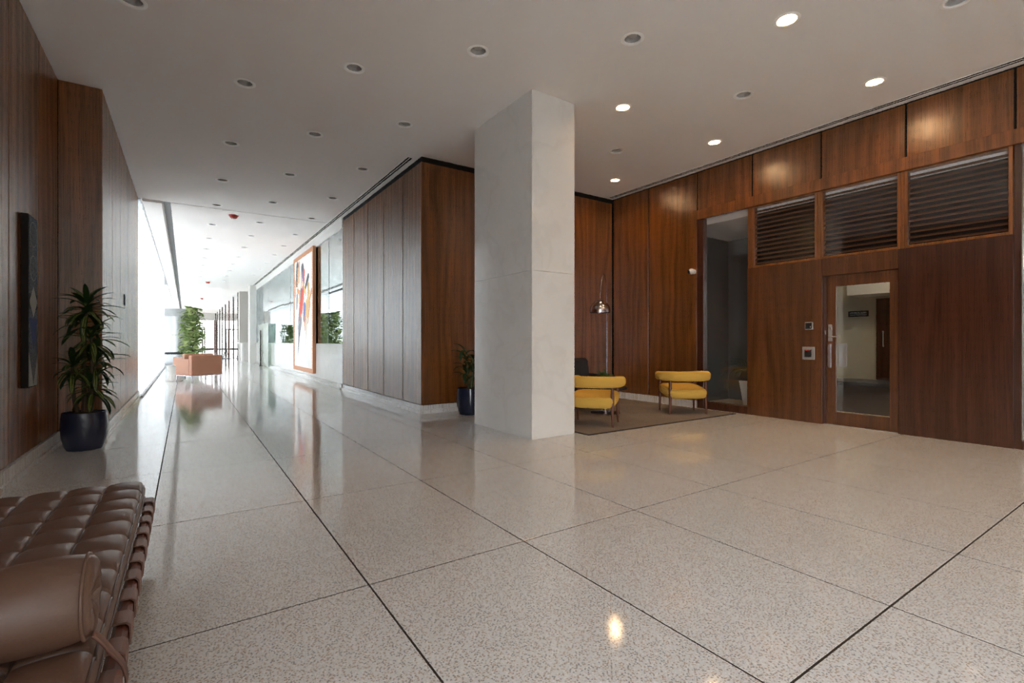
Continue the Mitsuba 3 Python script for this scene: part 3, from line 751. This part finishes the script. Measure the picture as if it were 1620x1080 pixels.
vs.append([[cxm, cym, 0.29]])
fs.append(np.stack([prev, np.full(n, base), np.roll(prev, -1)], 1))
cm = trimesh.Trimesh(np.vstack(vs), np.vstack(fs), process=False)
cm.fix_normals()
cu = add('cushion', cm, 'leather_brown', db, smooth=50)


def ztop(x, y):
    i = np.clip(np.round((y - by0) / (by1 - by0) * ny).astype(int), 0, ny)
    j = np.clip(np.round((x - bx0) / (bx1 - bx0) * nx).astype(int), 0, nx)
    return Z[i, j]


# welted seams over the cushion and round its edge
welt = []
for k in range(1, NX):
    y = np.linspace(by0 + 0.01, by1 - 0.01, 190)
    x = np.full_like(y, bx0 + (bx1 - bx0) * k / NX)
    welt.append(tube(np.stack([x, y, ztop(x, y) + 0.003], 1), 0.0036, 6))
add('lengthwise_welt', cat(*welt), 'seam_shade_leather', cu, smooth=True)
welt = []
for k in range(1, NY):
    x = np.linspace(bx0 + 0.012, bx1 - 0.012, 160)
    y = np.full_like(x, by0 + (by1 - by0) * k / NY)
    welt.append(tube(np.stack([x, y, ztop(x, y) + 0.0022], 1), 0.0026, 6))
add('crosswise_welt', cat(*welt), 'seam_shade_leather', cu, smooth=True)
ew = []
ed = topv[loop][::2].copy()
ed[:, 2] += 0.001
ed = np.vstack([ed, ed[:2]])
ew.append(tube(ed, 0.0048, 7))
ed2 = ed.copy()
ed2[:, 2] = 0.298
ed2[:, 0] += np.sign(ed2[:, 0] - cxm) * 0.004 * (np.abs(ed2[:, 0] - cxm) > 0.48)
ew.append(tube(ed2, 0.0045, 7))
add('edge_welt', cat(*ew), 'seam_shade_leather', cu, smooth=True)
# buttons where the seams cross
btn = trimesh.creation.icosphere(1, 0.009)
btn.apply_scale((1, 1, 0.5))
bm_ = []
for i in range(1, NX):
    for j in range(1, NY):
        x, y = bx0 + (bx1 - bx0) * i / NX, by0 + (by1 - by0) * j / NY
        m = btn.copy()
        m.apply_translation((x, y, float(ztop(np.array(x), np.array(y))) + 0.002))
        bm_.append(m)
add('buttons', cat(*bm_), 'leather_brown', cu, smooth=True, kind='stuff')
# wooden frame rails
rx0, rx1 = bx0 - 0.035, bx1 + 0.045
rh = []
add('rail', cbox(rx1 - 0.042, rx1, by0 - 0.03, by1 + 0.02, 0.205, 0.272, 0.012), 'rail_wood', db, smooth=25)
add('rail', cbox(rx0, rx0 + 0.042, by0 - 0.03, by1 + 0.02, 0.205, 0.272, 0.012), 'rail_wood', db, smooth=25)
add('rail', cbox(rx0 + 0.042, rx1 - 0.042, by1 - 0.022, by1 + 0.02, 0.205, 0.272, 0.012), 'rail_wood', db, smooth=25)
add('rail', cbox(rx0 + 0.042, rx1 - 0.042, by0 - 0.03, by0 + 0.012, 0.205, 0.272, 0.012), 'rail_wood', db, smooth=25)
# leather straps, wrapped over the rails
path = [(cxm, 0.277), (rx1 - 0.05, 0.279), (rx1 - 0.03, 0.2805), (rx1 - 0.006, 0.2785), (rx1 + 0.0045, 0.268), (rx1 + 0.0055, 0.24), (rx1 + 0.0045, 0.21), (rx1 - 0.006, 0.199), (rx1 - 0.03, 0.197), (rx1 - 0.05, 0.199)]
full = [(2 * cxm - x, z) for x, z in path[::-1]] + path[1:]
L = sg.LineString(full).buffer(0.0028, cap_style='flat', join_style='round', quad_segs=2)
sm = trimesh.creation.extrude_polygon(L, 0.092, engine='earcut')
sm.apply_transform(np.array([[1, 0, 0, 0], [0, 0, 1, 0], [0, 1, 0, 0], [0, 0, 0, 1.0]]))
sm.fix_normals()
s_strap = shape(sm, 'strap_leather', 35)
for k in range(12):
    put('strap', s_strap, db, T().translate([0, by0 - 0.02 + 0.181 * k, 0]))
# steel legs
s_leg = shape(lathe([(0.0, 0.0), (0.018, 0.0), (0.018, 0.20), (0.0, 0.20)], 16), 'chrome', 30)
for x in (rx0 + 0.09, rx1 - 0.09):
    for y in (by0 + 0.15, by1 - 0.15):
        put('leg', s_leg, db, T().translate([x, y, 0.0]))
# bolster
bo = thing('bolster', 'smooth brown leather bolster strapped across the tufted daybed', 'bolster cushion')
R = 0.107
prof = [(0.0, -0.415), (0.045, -0.425), (0.085, -0.43), (0.097, -0.426), (R - 0.004, -0.415), (R, -0.40), (R + 0.002, -0.2), (R + 0.003, 0.0), (R + 0.002, 0.2), (R, 0.40), (R - 0.004, 0.415), (0.097, 0.426), (0.085, 0.43), (0.045, 0.425), (0.0, 0.415)]
Pp = spline(prof, 70)
Pp[0, 0] = Pp[-1, 0] = 0
Pp[:, 0] = np.maximum(Pp[:, 0], 0)
m = lathe(Pp, 72)
v = m.vertices.copy()
r = np.hypot(v[:, 0], v[:, 1])
th = np.arctan2(v[:, 1], v[:, 0])
endk = (np.abs(v[:, 2]) > 0.412)
v[:, 2] -= np.sign(v[:, 2]) * endk * (0.0075 * (0.5 + 0.5 * np.sin(th * 14 + 3 * np.sin(th * 3))) * np.clip((R - r) / 0.05, 0, 1) * np.clip(r / 0.03, 0, 1))
m = trimesh.Trimesh(v, m.faces, process=False)
BOL = trimesh.transformations.translation_matrix((-0.628, 1.725, 0.408 + R)) @ trimesh.transformations.rotation_matrix(PI / 2, (0, 1, 0))
m.apply_transform(BOL)
m.vertices[:, 2] += 0.004 * (meshkit.fbm(m.vertices * 9, 2, 3) - 0.5)
bb = add('body', m, 'leather_brown', bo, smooth=60)
th = np.linspace(0, 2 * PI, 80)
for s in (-1, 1):
    wv = np.stack([(R + 0.001) * np.cos(th), (R + 0.001) * np.sin(th), 0 * th + s * 0.409], 1)
    m = tube(wv, 0.0045, 7, caps=False)
    m.apply_transform(BOL)
    add('welt', m, 'leather_brown', bo, smooth=True)
xe = -0.632 + 0.43
for s in (-1, 1):
    x_ = -0.632 + s * 0.432
    xr_ = rx1 + 0.012 if s > 0 else rx0 - 0.012
    ptsS = spline([(x_, 1.665, 0.435), (x_ + s * 0.014, 1.685, 0.405), ((x_ + xr_) / 2 + s * 0.006, 1.72, 0.345), (xr_ - s * 0.006, 1.765, 0.285), (xr_ + s * 0.001, 1.78, 0.25), (xr_, 1.79, 0.205)], 24)
    a = cat(*[tube(ptsS + np.array([0, o, 0]), 0.0042, 6) for o in (-0.012, -0.006, 0, 0.006, 0.012)])
    add('strap', a, 'strap_leather', bo, smooth=True)

# ------------------------------------------------------------------ plants


def blade(length, width, droop, n=7, fold=0.25, z0=0.0, up=0.9, taper=1.0):
    """One leaf along +x, starting upwards at angle up and arching down; three vertices across."""
    ang = np.linspace(up, up - droop, n)
    st = length / (n - 1)
    x = np.r_[0, np.cumsum(np.cos(ang[:-1]) * st)]
    z = np.r_[0, np.cumsum(np.sin(ang[:-1]) * st)] + z0
    s = np.linspace(0, 1, n)
    w = width * np.clip(np.sin(PI * np.clip(s * 0.88 + 0.08, 0, 1)) ** 0.7, 0.02, 1)
    w[-1] = 0.002
    V, F = [], []
    for i in range(n):
        nx_, nz_ = -math.sin(ang[i]), math.cos(ang[i])
        for k in (-1, 0, 1):
            h = fold * w[i] * 0.5 * abs(k)
            V.append((x[i] + nx_ * h, k * w[i] / 2, z[i] + nz_ * h))
    for i in range(n - 1):
        for k in range(2):
            a = i * 3 + k
            F += [[a, a + 3, a + 4], [a, a + 4, a + 1]]
    return trimesh.Trimesh(V, F, process=False)


def striped(b):
    """(dark leaf, pale margin) of a blade: the margin is a narrow strip proud of the leaf's middle third."""
    n = len(b.vertices) // 3
    v = b.vertices.reshape(n, 3, 3)
    c, l = v[:, 1], v[:, 0]
    V = np.stack([c + (l - c) * 0.12, c + (l - c) * 0.62], 1) + np.array([0, 0, 0.0015])
    r_ = v[:, 2]
    V2 = np.stack([c + (r_ - c) * 0.62, c + (r_ - c) * 0.12], 1) + np.array([0, 0, 0.0015])
    F = []
    for i in range(n - 1):
        F += [[2 * i, 2 * i + 2, 2 * i + 3], [2 * i, 2 * i + 3, 2 * i + 1]]
    F = np.array(F)
    return trimesh.Trimesh(np.vstack([V.reshape(-1, 3), V2.reshape(-1, 3)]), np.vstack([F, F + 2 * n]), process=False)


def pot(t, x, y, r, h, mat='navy_glaze'):
    prof = [(0.0, 0.0), (r * 0.74, 0.0), (r * 0.86, h * 0.12), (r * 0.97, h * 0.38), (r, h * 0.62), (r * 0.97, h * 0.88), (r * 0.93, h), (r * 0.88, h), (r * 0.87, h * 0.93), (0.0, h * 0.92)]
    m = lathe(prof, 56)
    m.apply_translation((x, y, 0.0))
    p = add('pot', m, mat, t, smooth=40)
    m = trimesh.creation.icosphere(3, 1.0)
    m.apply_scale((r * 0.86, r * 0.86, 0.03))
    m.apply_translation((x, y, h * 0.93))
    add('soil', m, 'soil', t, smooth=True)
    return p


dr_ = thing('dracaena', 'striped dracaena with four leaf tiers in a dark blue pot against the left walnut pier', 'potted plant')
DX, DY = -0.935, 7.17
pot(dr_, DX, DY, 0.205, 0.415)
LV = []
prng = random.Random(11)
for v_ in range(6):
    b = blade(prng.uniform(0.27, 0.35), prng.uniform(0.046, 0.06), prng.uniform(0.7, 1.5), n=8, up=prng.uniform(0.6, 0.9))
    LV.append((shape(b, 'leaf_dark', True), shape(striped(b), 'leaf_stripe', True)))
TIERS = [(0.02, 0.0, 1.55, 40, 0.40), (-0.03, 0.02, 1.40, 12, 0.34), (0.06, -0.02, 1.20, 34, 0.36), (-0.10, 0.0, 0.90, 28, 0.36), (0.09, 0.03, 0.93, 24, 0.34), (0.07, -0.04, 0.66, 30, 0.36)]
for tx, ty, tz, cnt, _ in TIERS:
    top = (DX + tx, DY + ty, tz)
    st = spline([(DX + tx * 0.5, DY + ty, 0.37), (DX + tx * 0.8 + prng.uniform(-.03, .03), DY + ty, (0.37 + tz) / 2), (top[0], top[1], tz + 0.05)], 12)
    add('stem', tube(st, np.linspace(0.022, 0.014, 12), 9), 'bark', dr_, smooth=True)
    for k in range(cnt):
        sh, sp = LV[prng.randrange(6)]
        layer = k / cnt
        az = k * 2.39996 + prng.uniform(-0.2, 0.2)
        tilt_ = -55 * (1 - layer) ** 1.0 + 42 * layer + prng.uniform(-8, 8)
        sc = prng.uniform(0.85, 1.12)
        if math.cos(az) < -0.2:
            sc = min(sc, (0.30 + tx) / 0.34 / -math.cos(az))
        to = T().translate([top[0], top[1], tz - 0.06 + 0.13 * layer]).rotate([0, 0, 1], math.degrees(az)).rotate([0, 1, 0], -tilt_ + 12).scale(sc)
        lf = put('leaf', sh, dr_, to)
        put('stripe', sp, lf, to)

pp = thing('potted_plant', 'dark green arching plant in a blue pot half hidden behind the column', 'potted plant')
PX, PY = 3.93, 7.06
pot(pp, PX, PY, 0.235, 0.43)
b_ = [shape(blade(0.34, 0.075, d, n=7, up=u, fold=0.3), 'leaf_dark', True) for d, u in ((1.6, 0.6), (1.2, 0.9), (2.0, 0.5))]
for k in range(9):
    az = k * 2.4
    hgt = 0.52 + 0.10 * (k % 5)
    x, y = PX + 0.10 * math.cos(az), PY + 0.07 * math.sin(az)
    add('stem', tube([(PX + 0.03 * math.cos(az), PY + 0.03 * math.sin(az), 0.38), (x, y, hgt), (x + 0.05 * math.cos(az), y + 0.05 * math.sin(az), hgt + 0.12)], [0.008, 0.006, 0.004], 6), 'leaf_mid', pp)
    for i in range(5):
        z_ = hgt + 0.03 * i
        to = T().translate([x, y, z_]).rotate([0, 0, 1], math.degrees(az + i * 1.7)).rotate([0, 1, 0], prng.uniform(-10, 35)).scale(prng.uniform(0.6, 1.05))
        put('leaf', b_[(k + i) % 3], pp, to)

# fiddle leaf figs in the corridor
fig_leaf = [blade(0.30, 0.20, 0.9, n=6, up=0.5, fold=0.15), blade(0.24, 0.17, 1.3, n=6, up=0.7, fold=0.2), blade(0.32, 0.21, 0.6, n=6, up=0.3, fold=0.1)]
for x, y, hgt, lab in ((0.26, 25.6, 2.75, 'leafy fiddle leaf fig in a pale planter behind the tan armchairs, nearest of the figs'), (0.30, 28.6, 2.75, 'leafy fiddle leaf fig behind the nearest fig, beside the steel drum'), (0.10, 39.5, 2.5, 'farthest fiddle leaf fig, seen in the mirrors')):
    t = thing('fiddle_leaf_fig', lab, 'potted plant', 'fiddle leaf figs in the corridor')
    m = lathe([(0.0, 0.0), (0.20, 0.0), (0.27, 0.50), (0.25, 0.50), (0.24, 0.46), (0.0, 0.46)], 32)
    m.apply_translation((x, y, 0))
    add('planter', m, 'planter_white', t, smooth=30)
    add('trunk', tube([(x, y, 0.4), (x + 0.03, y, 1.3), (x, y + 0.02, hgt - 0.1)], [0.03, 0.022, 0.012], 8), 'bark', t, smooth=True)
    parts = {'leaf_fig': [], 'leaf_fig_pale': []}
    frng = random.Random(int(y * 10))
    for k in range(230):
        s = k / 230
        z_ = 0.55 + (hgt - 0.65) * s
        m = fig_leaf[k % 3].copy()
        rad = 0.42 * math.sin(PI * min(1, 0.25 + 0.62 * s)) * frng.uniform(0.15, 1.0)
        az = k * 2.39996 + frng.uniform(-.3, .3)
        M4 = trimesh.transformations.translation_matrix((x + rad * math.cos(az), y + rad * math.sin(az), z_)) @ trimesh.transformations.rotation_matrix(az, (0, 0, 1)) @ trimesh.transformations.rotation_matrix(math.radians(frng.uniform(-35, 40)), (0, 1, 0))
        m.apply_scale(frng.uniform(0.85, 1.25))
        m.apply_transform(M4)
        parts['leaf_fig' if frng.random() < 0.62 else 'leaf_fig_pale'].append(m)
    add('foliage', cat(*parts['leaf_fig']), 'leaf_fig', t, smooth=True, kind='stuff')
    add('pale_foliage', cat(*parts['leaf_fig_pale']), 'leaf_fig_pale', t, smooth=True, kind='stuff', label='pale young leaves')

# plant behind the sidelight
t = thing('palm', 'grassy palm in a white tapered planter behind the sidelight glass', 'potted plant')
m = trimesh.creation.extrude_polygon(sg.box(-0.15, -0.15, 0.15, 0.15), 0.5, engine='earcut')
m.vertices[:, :2] *= (0.8 + 0.4 * m.vertices[:, 2:3] / 0.5)
m.apply_translation((8.45, 4.78, 0))
add('planter', m, 'planter_white', t)
add('soil', cbox(8.29, 8.61, 4.62, 4.94, 0.48, 0.502), 'soil', t)
s_gr = [shape(blade(0.75, 0.022, d, n=9, up=1.35, fold=0.3), 'leaf_dark', True) for d in (1.6, 2.1, 2.6)]
for k in range(46):
    to = T().translate([8.45, 4.78, 0.49]).rotate([0, 0, 1], k * 137.5).rotate([0, 1, 0], prng.uniform(-5, 14)).scale(prng.uniform(0.7, 1.1))
    put('leaf', s_gr[k % 3], t, to)

# ------------------------------------------------------------------ lounge
t = thing('rug', 'mottled grey-brown rug under the yellow chairs', 'rug')
m = cbox(4.27, 7.53, 4.585, 7.15, 0.0, 0.012, 0.003)
add('pile', m, 'rug', t)
add('binding', cat(cbox(4.262, 4.275, 4.577, 7.158, 0, 0.013), cbox(7.525, 7.538, 4.577, 7.158, 0, 0.013), cbox(4.27, 7.53, 4.577, 4.59, 0, 0.013), cbox(4.27, 7.53, 7.145, 7.158, 0, 0.013)), 'black', t)


def ring_chair(cx, cy, face, label):
    """face: direction (radians) in which the sitter looks; the ring is open there."""
    t = thing('ring_chair', label, 'chair', 'yellow ring chairs on the rug')
    A = trimesh.transformations.translation_matrix((cx, cy, 0.0132)) @ trimesh.transformations.rotation_matrix(face, (0, 0, 1))

    def fin(m):
        m.apply_transform(A)
        return m
    # upholstered ring: centre line in local x (front) / y
    n, sd = 64, 18
    a = np.linspace(-2.42, 2.42, n)           # angle from the back (-x)
    s = np.abs(a) / 2.42
    rad_x, rad_y = 0.375, 0.385
    cx_, cy_ = -np.cos(a) * rad_x, np.sin(a) * rad_y
    rv = 0.082 * (1 - 0.30 * s ** 2)
    rr = 0.066 * (1 - 0.20 * s ** 2)
    end = np.clip((1 - s) / 0.05, 0, 1)
    k = np.sqrt(np.clip(1 - (1 - end) ** 2, 0, 1))
    rv, rr = rv * np.maximum(k, 0.05), rr * np.maximum(k, 0.05)
    zc_ = 0.615 + 0.012 * (1 - s)
    ph = np.arange(sd) * 2 * PI / sd
    nxv, nyv = -np.cos(a), np.sin(a)
    cs, sn = np.sign(np.cos(ph)) * np.abs(np.cos(ph)) ** 0.8, np.sign(np.sin(ph)) * np.abs(np.sin(ph)) ** 0.8
    V = np.stack([cx_[:, None] + nxv[:, None] * rr[:, None] * cs, cy_[:, None] + nyv[:, None] * rr[:, None] * cs, zc_[:, None] + rv[:, None] * sn], -1).reshape(-1, 3)
    F = []
    for i in range(n - 1):
        for j in range(sd):
            q0, q1, q2, q3 = i * sd + j, i * sd + (j + 1) % sd, (i + 1) * sd + (j + 1) % sd, (i + 1) * sd + j
            F += [[q0, q1, q2], [q0, q2, q3]]
    V = np.vstack([V, [[cx_[0], cy_[0], zc_[0]]], [[cx_[-1], cy_[-1], zc_[-1]]]])
    for j in range(sd):
        F += [[len(V) - 2, (j + 1) % sd, j], [len(V) - 1, (n - 1) * sd + j, (n - 1) * sd + (j + 1) % sd]]
    m = trimesh.Trimesh(V, F, process=False)
    m.fix_normals()
    add('back_ring', fin(m), 'yellow_wool', t, smooth=True)
    # seat: dished rounded cushion
    nr, na = 14, 56
    V, F = [], []
    prof = [(0.0, 0.405), (0.10, 0.407), (0.20, 0.418), (0.28, 0.432), (0.33, 0.438), (0.355, 0.428), (0.368, 0.405), (0.37, 0.37), (0.362, 0.325), (0.345, 0.295), (0.31, 0.282), (0.0, 0.28)]
    P = spline(prof, 44)
    P[0, 0] = P[-1, 0] = 0
    m = lathe(np.maximum(P, [[0, 0]]), na)
    v = m.vertices
    th = np.arctan2(v[:, 1], v[:, 0])
    sq = 1.0 / (np.abs(np.cos(th)) ** 4.6 + np.abs(np.sin(th)) ** 4.6) ** (1 / 4.6)
    v[:, 0] *= 0.90 * sq
    v[:, 1] *= 0.90 * sq
    v[:, 2] += 0.10 * v[:, 0]
    m.vertices = v
    add('seat', fin(m), 'yellow_wool', t, smooth=50)
    for sx in (-1, 1):
        for sy in (-1, 1):
            x, y = 0.24 * sx, 0.295 * sy
            zt = 0.58
            pts = [(x * 1.02, y * 1.02, 0.0), (x, y, 0.2), (x, y, 0.42), (x, y, zt)]
            add('leg', fin(tube(pts, [0.013, 0.022, 0.026, 0.018], 14)), 'leg_wood', t, smooth=40)
    add('frame', fin(cat(tube([(-0.24, -0.295, 0.29), (-0.24, 0.295, 0.29)], 0.012, 8), tube([(0.24, -0.295, 0.31), (0.24, 0.295, 0.31)], 0.012, 8),
                         tube([(-0.24, -0.295, 0.29), (0.24, -0.295, 0.31)], 0.012, 8), tube([(-0.24, 0.295, 0.29), (0.24, 0.295, 0.31)], 0.012, 8))), 'leg_wood', t, smooth=40)
    return t


ring_chair(4.92, 5.16, math.atan2(0.27, 0.38), 'yellow upholstered ring chair with walnut legs right beside the marble column')
ring_chair(6.93, 5.16, math.atan2(0.52, 0.32), 'yellow upholstered ring chair with walnut legs in front of the sidelight')

t = thing('coffee_table', 'low dark coffee table on the rug behind the yellow chair', 'table')
m = lathe([(0.0, 0.40), (0.35, 0.40), (0.36, 0.41), (0.36, 0.425), (0.35, 0.435), (0.0, 0.435)], 48)
m.apply_translation((5.80, 5.83, 0.0125))
add('top', m, 'black', t, smooth=30)
m = lathe([(0.0, 0.0), (0.24, 0.0), (0.24, 0.015), (0.04, 0.03), (0.035, 0.40), (0.0, 0.40)], 32)
m.apply_translation((5.80, 5.83, 0.0125))
add('base', m, 'chrome', t, smooth=30)
t = thing('table_fern', 'small green fern in a dark bowl on the coffee table', 'potted plant')
m = lathe([(0.0, 0.0), (0.07, 0.0), (0.13, 0.10), (0.12, 0.10), (0.0, 0.08)], 28)
m.apply_translation((5.81, 5.86, 0.4475))
add('bowl', m, 'black', t, smooth=30)
s_f = [shape(blade(0.20, 0.05, d, n=6, up=u, fold=0.25), 'leaf_mid', True) for d, u in ((1.4, 0.9), (0.9, 1.2), (1.8, 0.7))]
for k in range(60):
    to = T().translate([5.81 + 0.05 * math.cos(k), 5.86 + 0.05 * math.sin(k), 0.55]).rotate([0, 0, 1], k * 137.5).rotate([0, 1, 0], prng.uniform(-30, 25)).scale(prng.uniform(0.6, 1.1))
    put('leaf', s_f[k % 3], t, to)

so = thing('sofa', 'dark leather sofa against the lounge back wall, half hidden by the column', 'sofa')
sx0, sx1 = 4.55, 6.62
add('base', cbox(sx0, sx1, 6.35, 7.12, 0.16, 0.30, 0.02), 'black_leather', so, smooth=30)
for k in range(3):
    w_ = (sx1 - sx0 - 0.3) / 3
    a = sx0 + 0.15 + w_ * k
    add('seat_cushion', cbox(a + 0.005, a + w_ - 0.005, 6.32, 6.95, 0.30, 0.45, 0.035), 'black_leather', so, smooth=60)
    m = cbox(a + 0.005, a + w_ - 0.005, 6.86, 7.06, 0.44, 0.88, 0.045)
    m.vertices[:, 1] += (m.vertices[:, 2] - 0.44) * 0.16
    add('back_cushion', m, 'black_leather', so, smooth=60)
for a in (sx0, sx1 - 0.15):
    add('arm', cbox(a, a + 0.15, 6.35, 7.10, 0.28, 0.58, 0.03), 'black_leather', so, smooth=60)
for x in (sx0 + 0.1, sx1 - 0.1):
    for y in (6.45, 7.02):
        add('leg', cbox(x - 0.02, x + 0.02, y - 0.02, y + 0.02, 0.0132, 0.17), 'chrome', so)

# arc lamp
al = thing('arc_lamp', 'slim arc floor lamp with a chrome dome shade in the lounge corner', 'floor lamp')
ax, ay = 7.28, 7.27
add('base', cbox(ax - 0.12, ax + 0.12, ay - 0.1, ay + 0.1, 0.0, 0.09, 0.01), 'marble', al)
add('pole', tube([(ax, ay, 0.09), (ax, ay, 1.62)], 0.014, 12), 'steel', al, smooth=30)
arc = spline([(ax, ay, 1.55), (ax - 0.01, ay - 0.01, 2.0), (ax - 0.12, ay - 0.10, 2.38), (ax - 0.32, ay - 0.25, 2.54), (ax - 0.56, ay - 0.43, 2.42), (ax - 0.72, ay - 0.55, 2.10), (ax - 0.76, ay - 0.58, 1.98)], 50)
add('arm', tube(arc, 0.0065, 8), 'steel', al, smooth=True)
m = lathe([(0.012, 0.24), (0.05, 0.235), (0.10, 0.21), (0.15, 0.165), (0.18, 0.11), (0.192, 0.05), (0.19, 0.0), (0.186, 0.0), (0.188, 0.05), (0.175, 0.11), (0.145, 0.163), (0.10, 0.205), (0.05, 0.23), (0.012, 0.235)], 48)
m.apply_translation((ax - 0.76, ay - 0.58, 1.745))
add('shade', m, 'chrome', al, smooth=40)

# ------------------------------------------------------------------ corridor furniture


def armchair(x, y, rot, label):
    """Tan cube armchair; local back towards -y, arms at +-x; (x, y) is the centre."""
    t = thing('armchair', label, 'armchair', 'tan armchairs in the corridor')
    A = trimesh.transformations.translation_matrix((x, y, 0)) @ trimesh.transformations.rotation_matrix(rot, (0, 0, 1))

    def fin(m):
        m.apply_transform(A)
        return m
    w, d = 0.43, 0.42
    add('back', fin(cbox(-w, w, -d, -d + 0.15, 0.23, 0.80, 0.012)), 'leather_tan', t, smooth=25)
    add('arm', fin(cbox(-w, -w + 0.14, -d + 0.15, d, 0.23, 0.69, 0.012)), 'leather_tan', t, smooth=25)
    add('arm', fin(cbox(w - 0.14, w, -d + 0.15, d, 0.23, 0.69, 0.012)), 'leather_tan', t, smooth=25)
    add('base', fin(cbox(-w + 0.14, w - 0.14, -d + 0.15, d, 0.23, 0.32, 0.008)), 'leather_tan', t)
    add('seat_cushion', fin(cbox(-w + 0.145, w - 0.145, -d + 0.15, d, 0.32, 0.46, 0.03)), 'leather_tan', t, smooth=40)
    add('back_cushion', fin(cbox(-w + 0.145, w - 0.145, -d + 0.15, -d + 0.30, 0.46, 0.78, 0.03)), 'leather_tan', t, smooth=40)
    fr_ = cat(cbox(-w, w, -d, -d + 0.03, 0.205, 0.23), cbox(-w, w, d - 0.03, d, 0.205, 0.23), cbox(-w, -w + 0.03, -d, d, 0.205, 0.23), cbox(w - 0.03, w, -d, d, 0.205, 0.23))
    add('frame', fin(fr_), 'chrome', t)
    for sx in (-1, 1):
        for sy in (-1, 1):
            add('leg', fin(cbox(sx * (w - 0.03) - 0.015, sx * (w - 0.03) + 0.015, sy * (d - 0.03) - 0.015, sy * (d - 0.03) + 0.015, 0.0, 0.206)), 'chrome', t)
    return t


armchair(0.34, 17.05, math.radians(27), 'tan leather cube armchair in the corridor, nearer of two, back to the camera')
armchair(0.22, 19.1, math.radians(22), 'tan leather cube armchair in the corridor, half hidden behind the nearer one')
t = thing('pedestal_table', 'waisted pale stone side table at the left of the tan armchairs', 'side table')
m = lathe([(0.0, 0.0), (0.20, 0.0), (0.21, 0.02), (0.15, 0.22), (0.145, 0.27), (0.20, 0.46), (0.205, 0.48), (0.0, 0.48)], 40)
m.apply_translation((-0.27, 17.9, 0))
add('body', m, 'stone_grey', t, smooth=30)

t = thing('entrance_drum', 'round brushed metal entrance drum with a grey fascia beside the corridor windows', 'revolving door')
DXc, DYc = -0.32, 29.9
m = trimesh.creation.cylinder(0.72, 2.45, sections=72)
m.apply_translation((DXc, DYc, 1.225))
add('drum', m, 'drum_metal', t, smooth=30)
m = trimesh.creation.cylinder(0.76, 0.38, sections=72)
m.apply_translation((DXc, DYc, 2.64))
add('fascia', m, 'grey_paint', t, smooth=30)
add('handrail', tube([(DXc + 0.79 * math.cos(q_), DYc + 0.79 * math.sin(q_), 0.62) for q_ in np.linspace(-2.3, -1.2, 20)], 0.05, 8), 'black', t, smooth=True)

t = thing('glass_screen', 'frameless pale glass screen with dark upright bar in front of the mirror wall', 'glass screen')
add('pane', cbox(3.10, 3.112, 24.3, 27.7, 0.06, 2.05), 'tinted_glass', t)
add('upright', tube([(3.06, 26.6, 0.02), (3.06, 26.6, 1.75)], 0.03, 10), 'bronze', t, smooth=30)
add('upright', cbox(3.09, 3.13, 27.66, 27.72, 0.0, 2.07, 0.003), 'aluminium', t)
add('foot', cat(tube([(3.06, 26.6, 0.25), (2.98, 26.1, 0.02)], 0.02, 8), cbox(3.0, 3.14, 26.5, 26.7, 0.0, 0.03)), 'bronze', t)

t = thing('floor_mat', 'dark floor mat at the far glass front of the corridor', 'mat')
add('pile', cbox(1.15, 2.66, 38.6, 40.2, 0.0, 0.02, 0.004), 'black', t)
t = thing('folding_stand', 'small black folding stand on the far floor mat', 'stand')
add('front_leg', tube([(2.15, 38.9, 0.02), (2.35, 38.9, 0.72)], 0.02, 8), 'black', t)
add('rear_leg', tube([(2.35, 38.9, 0.72), (2.52, 38.9, 0.02)], 0.02, 8), 'black', t)
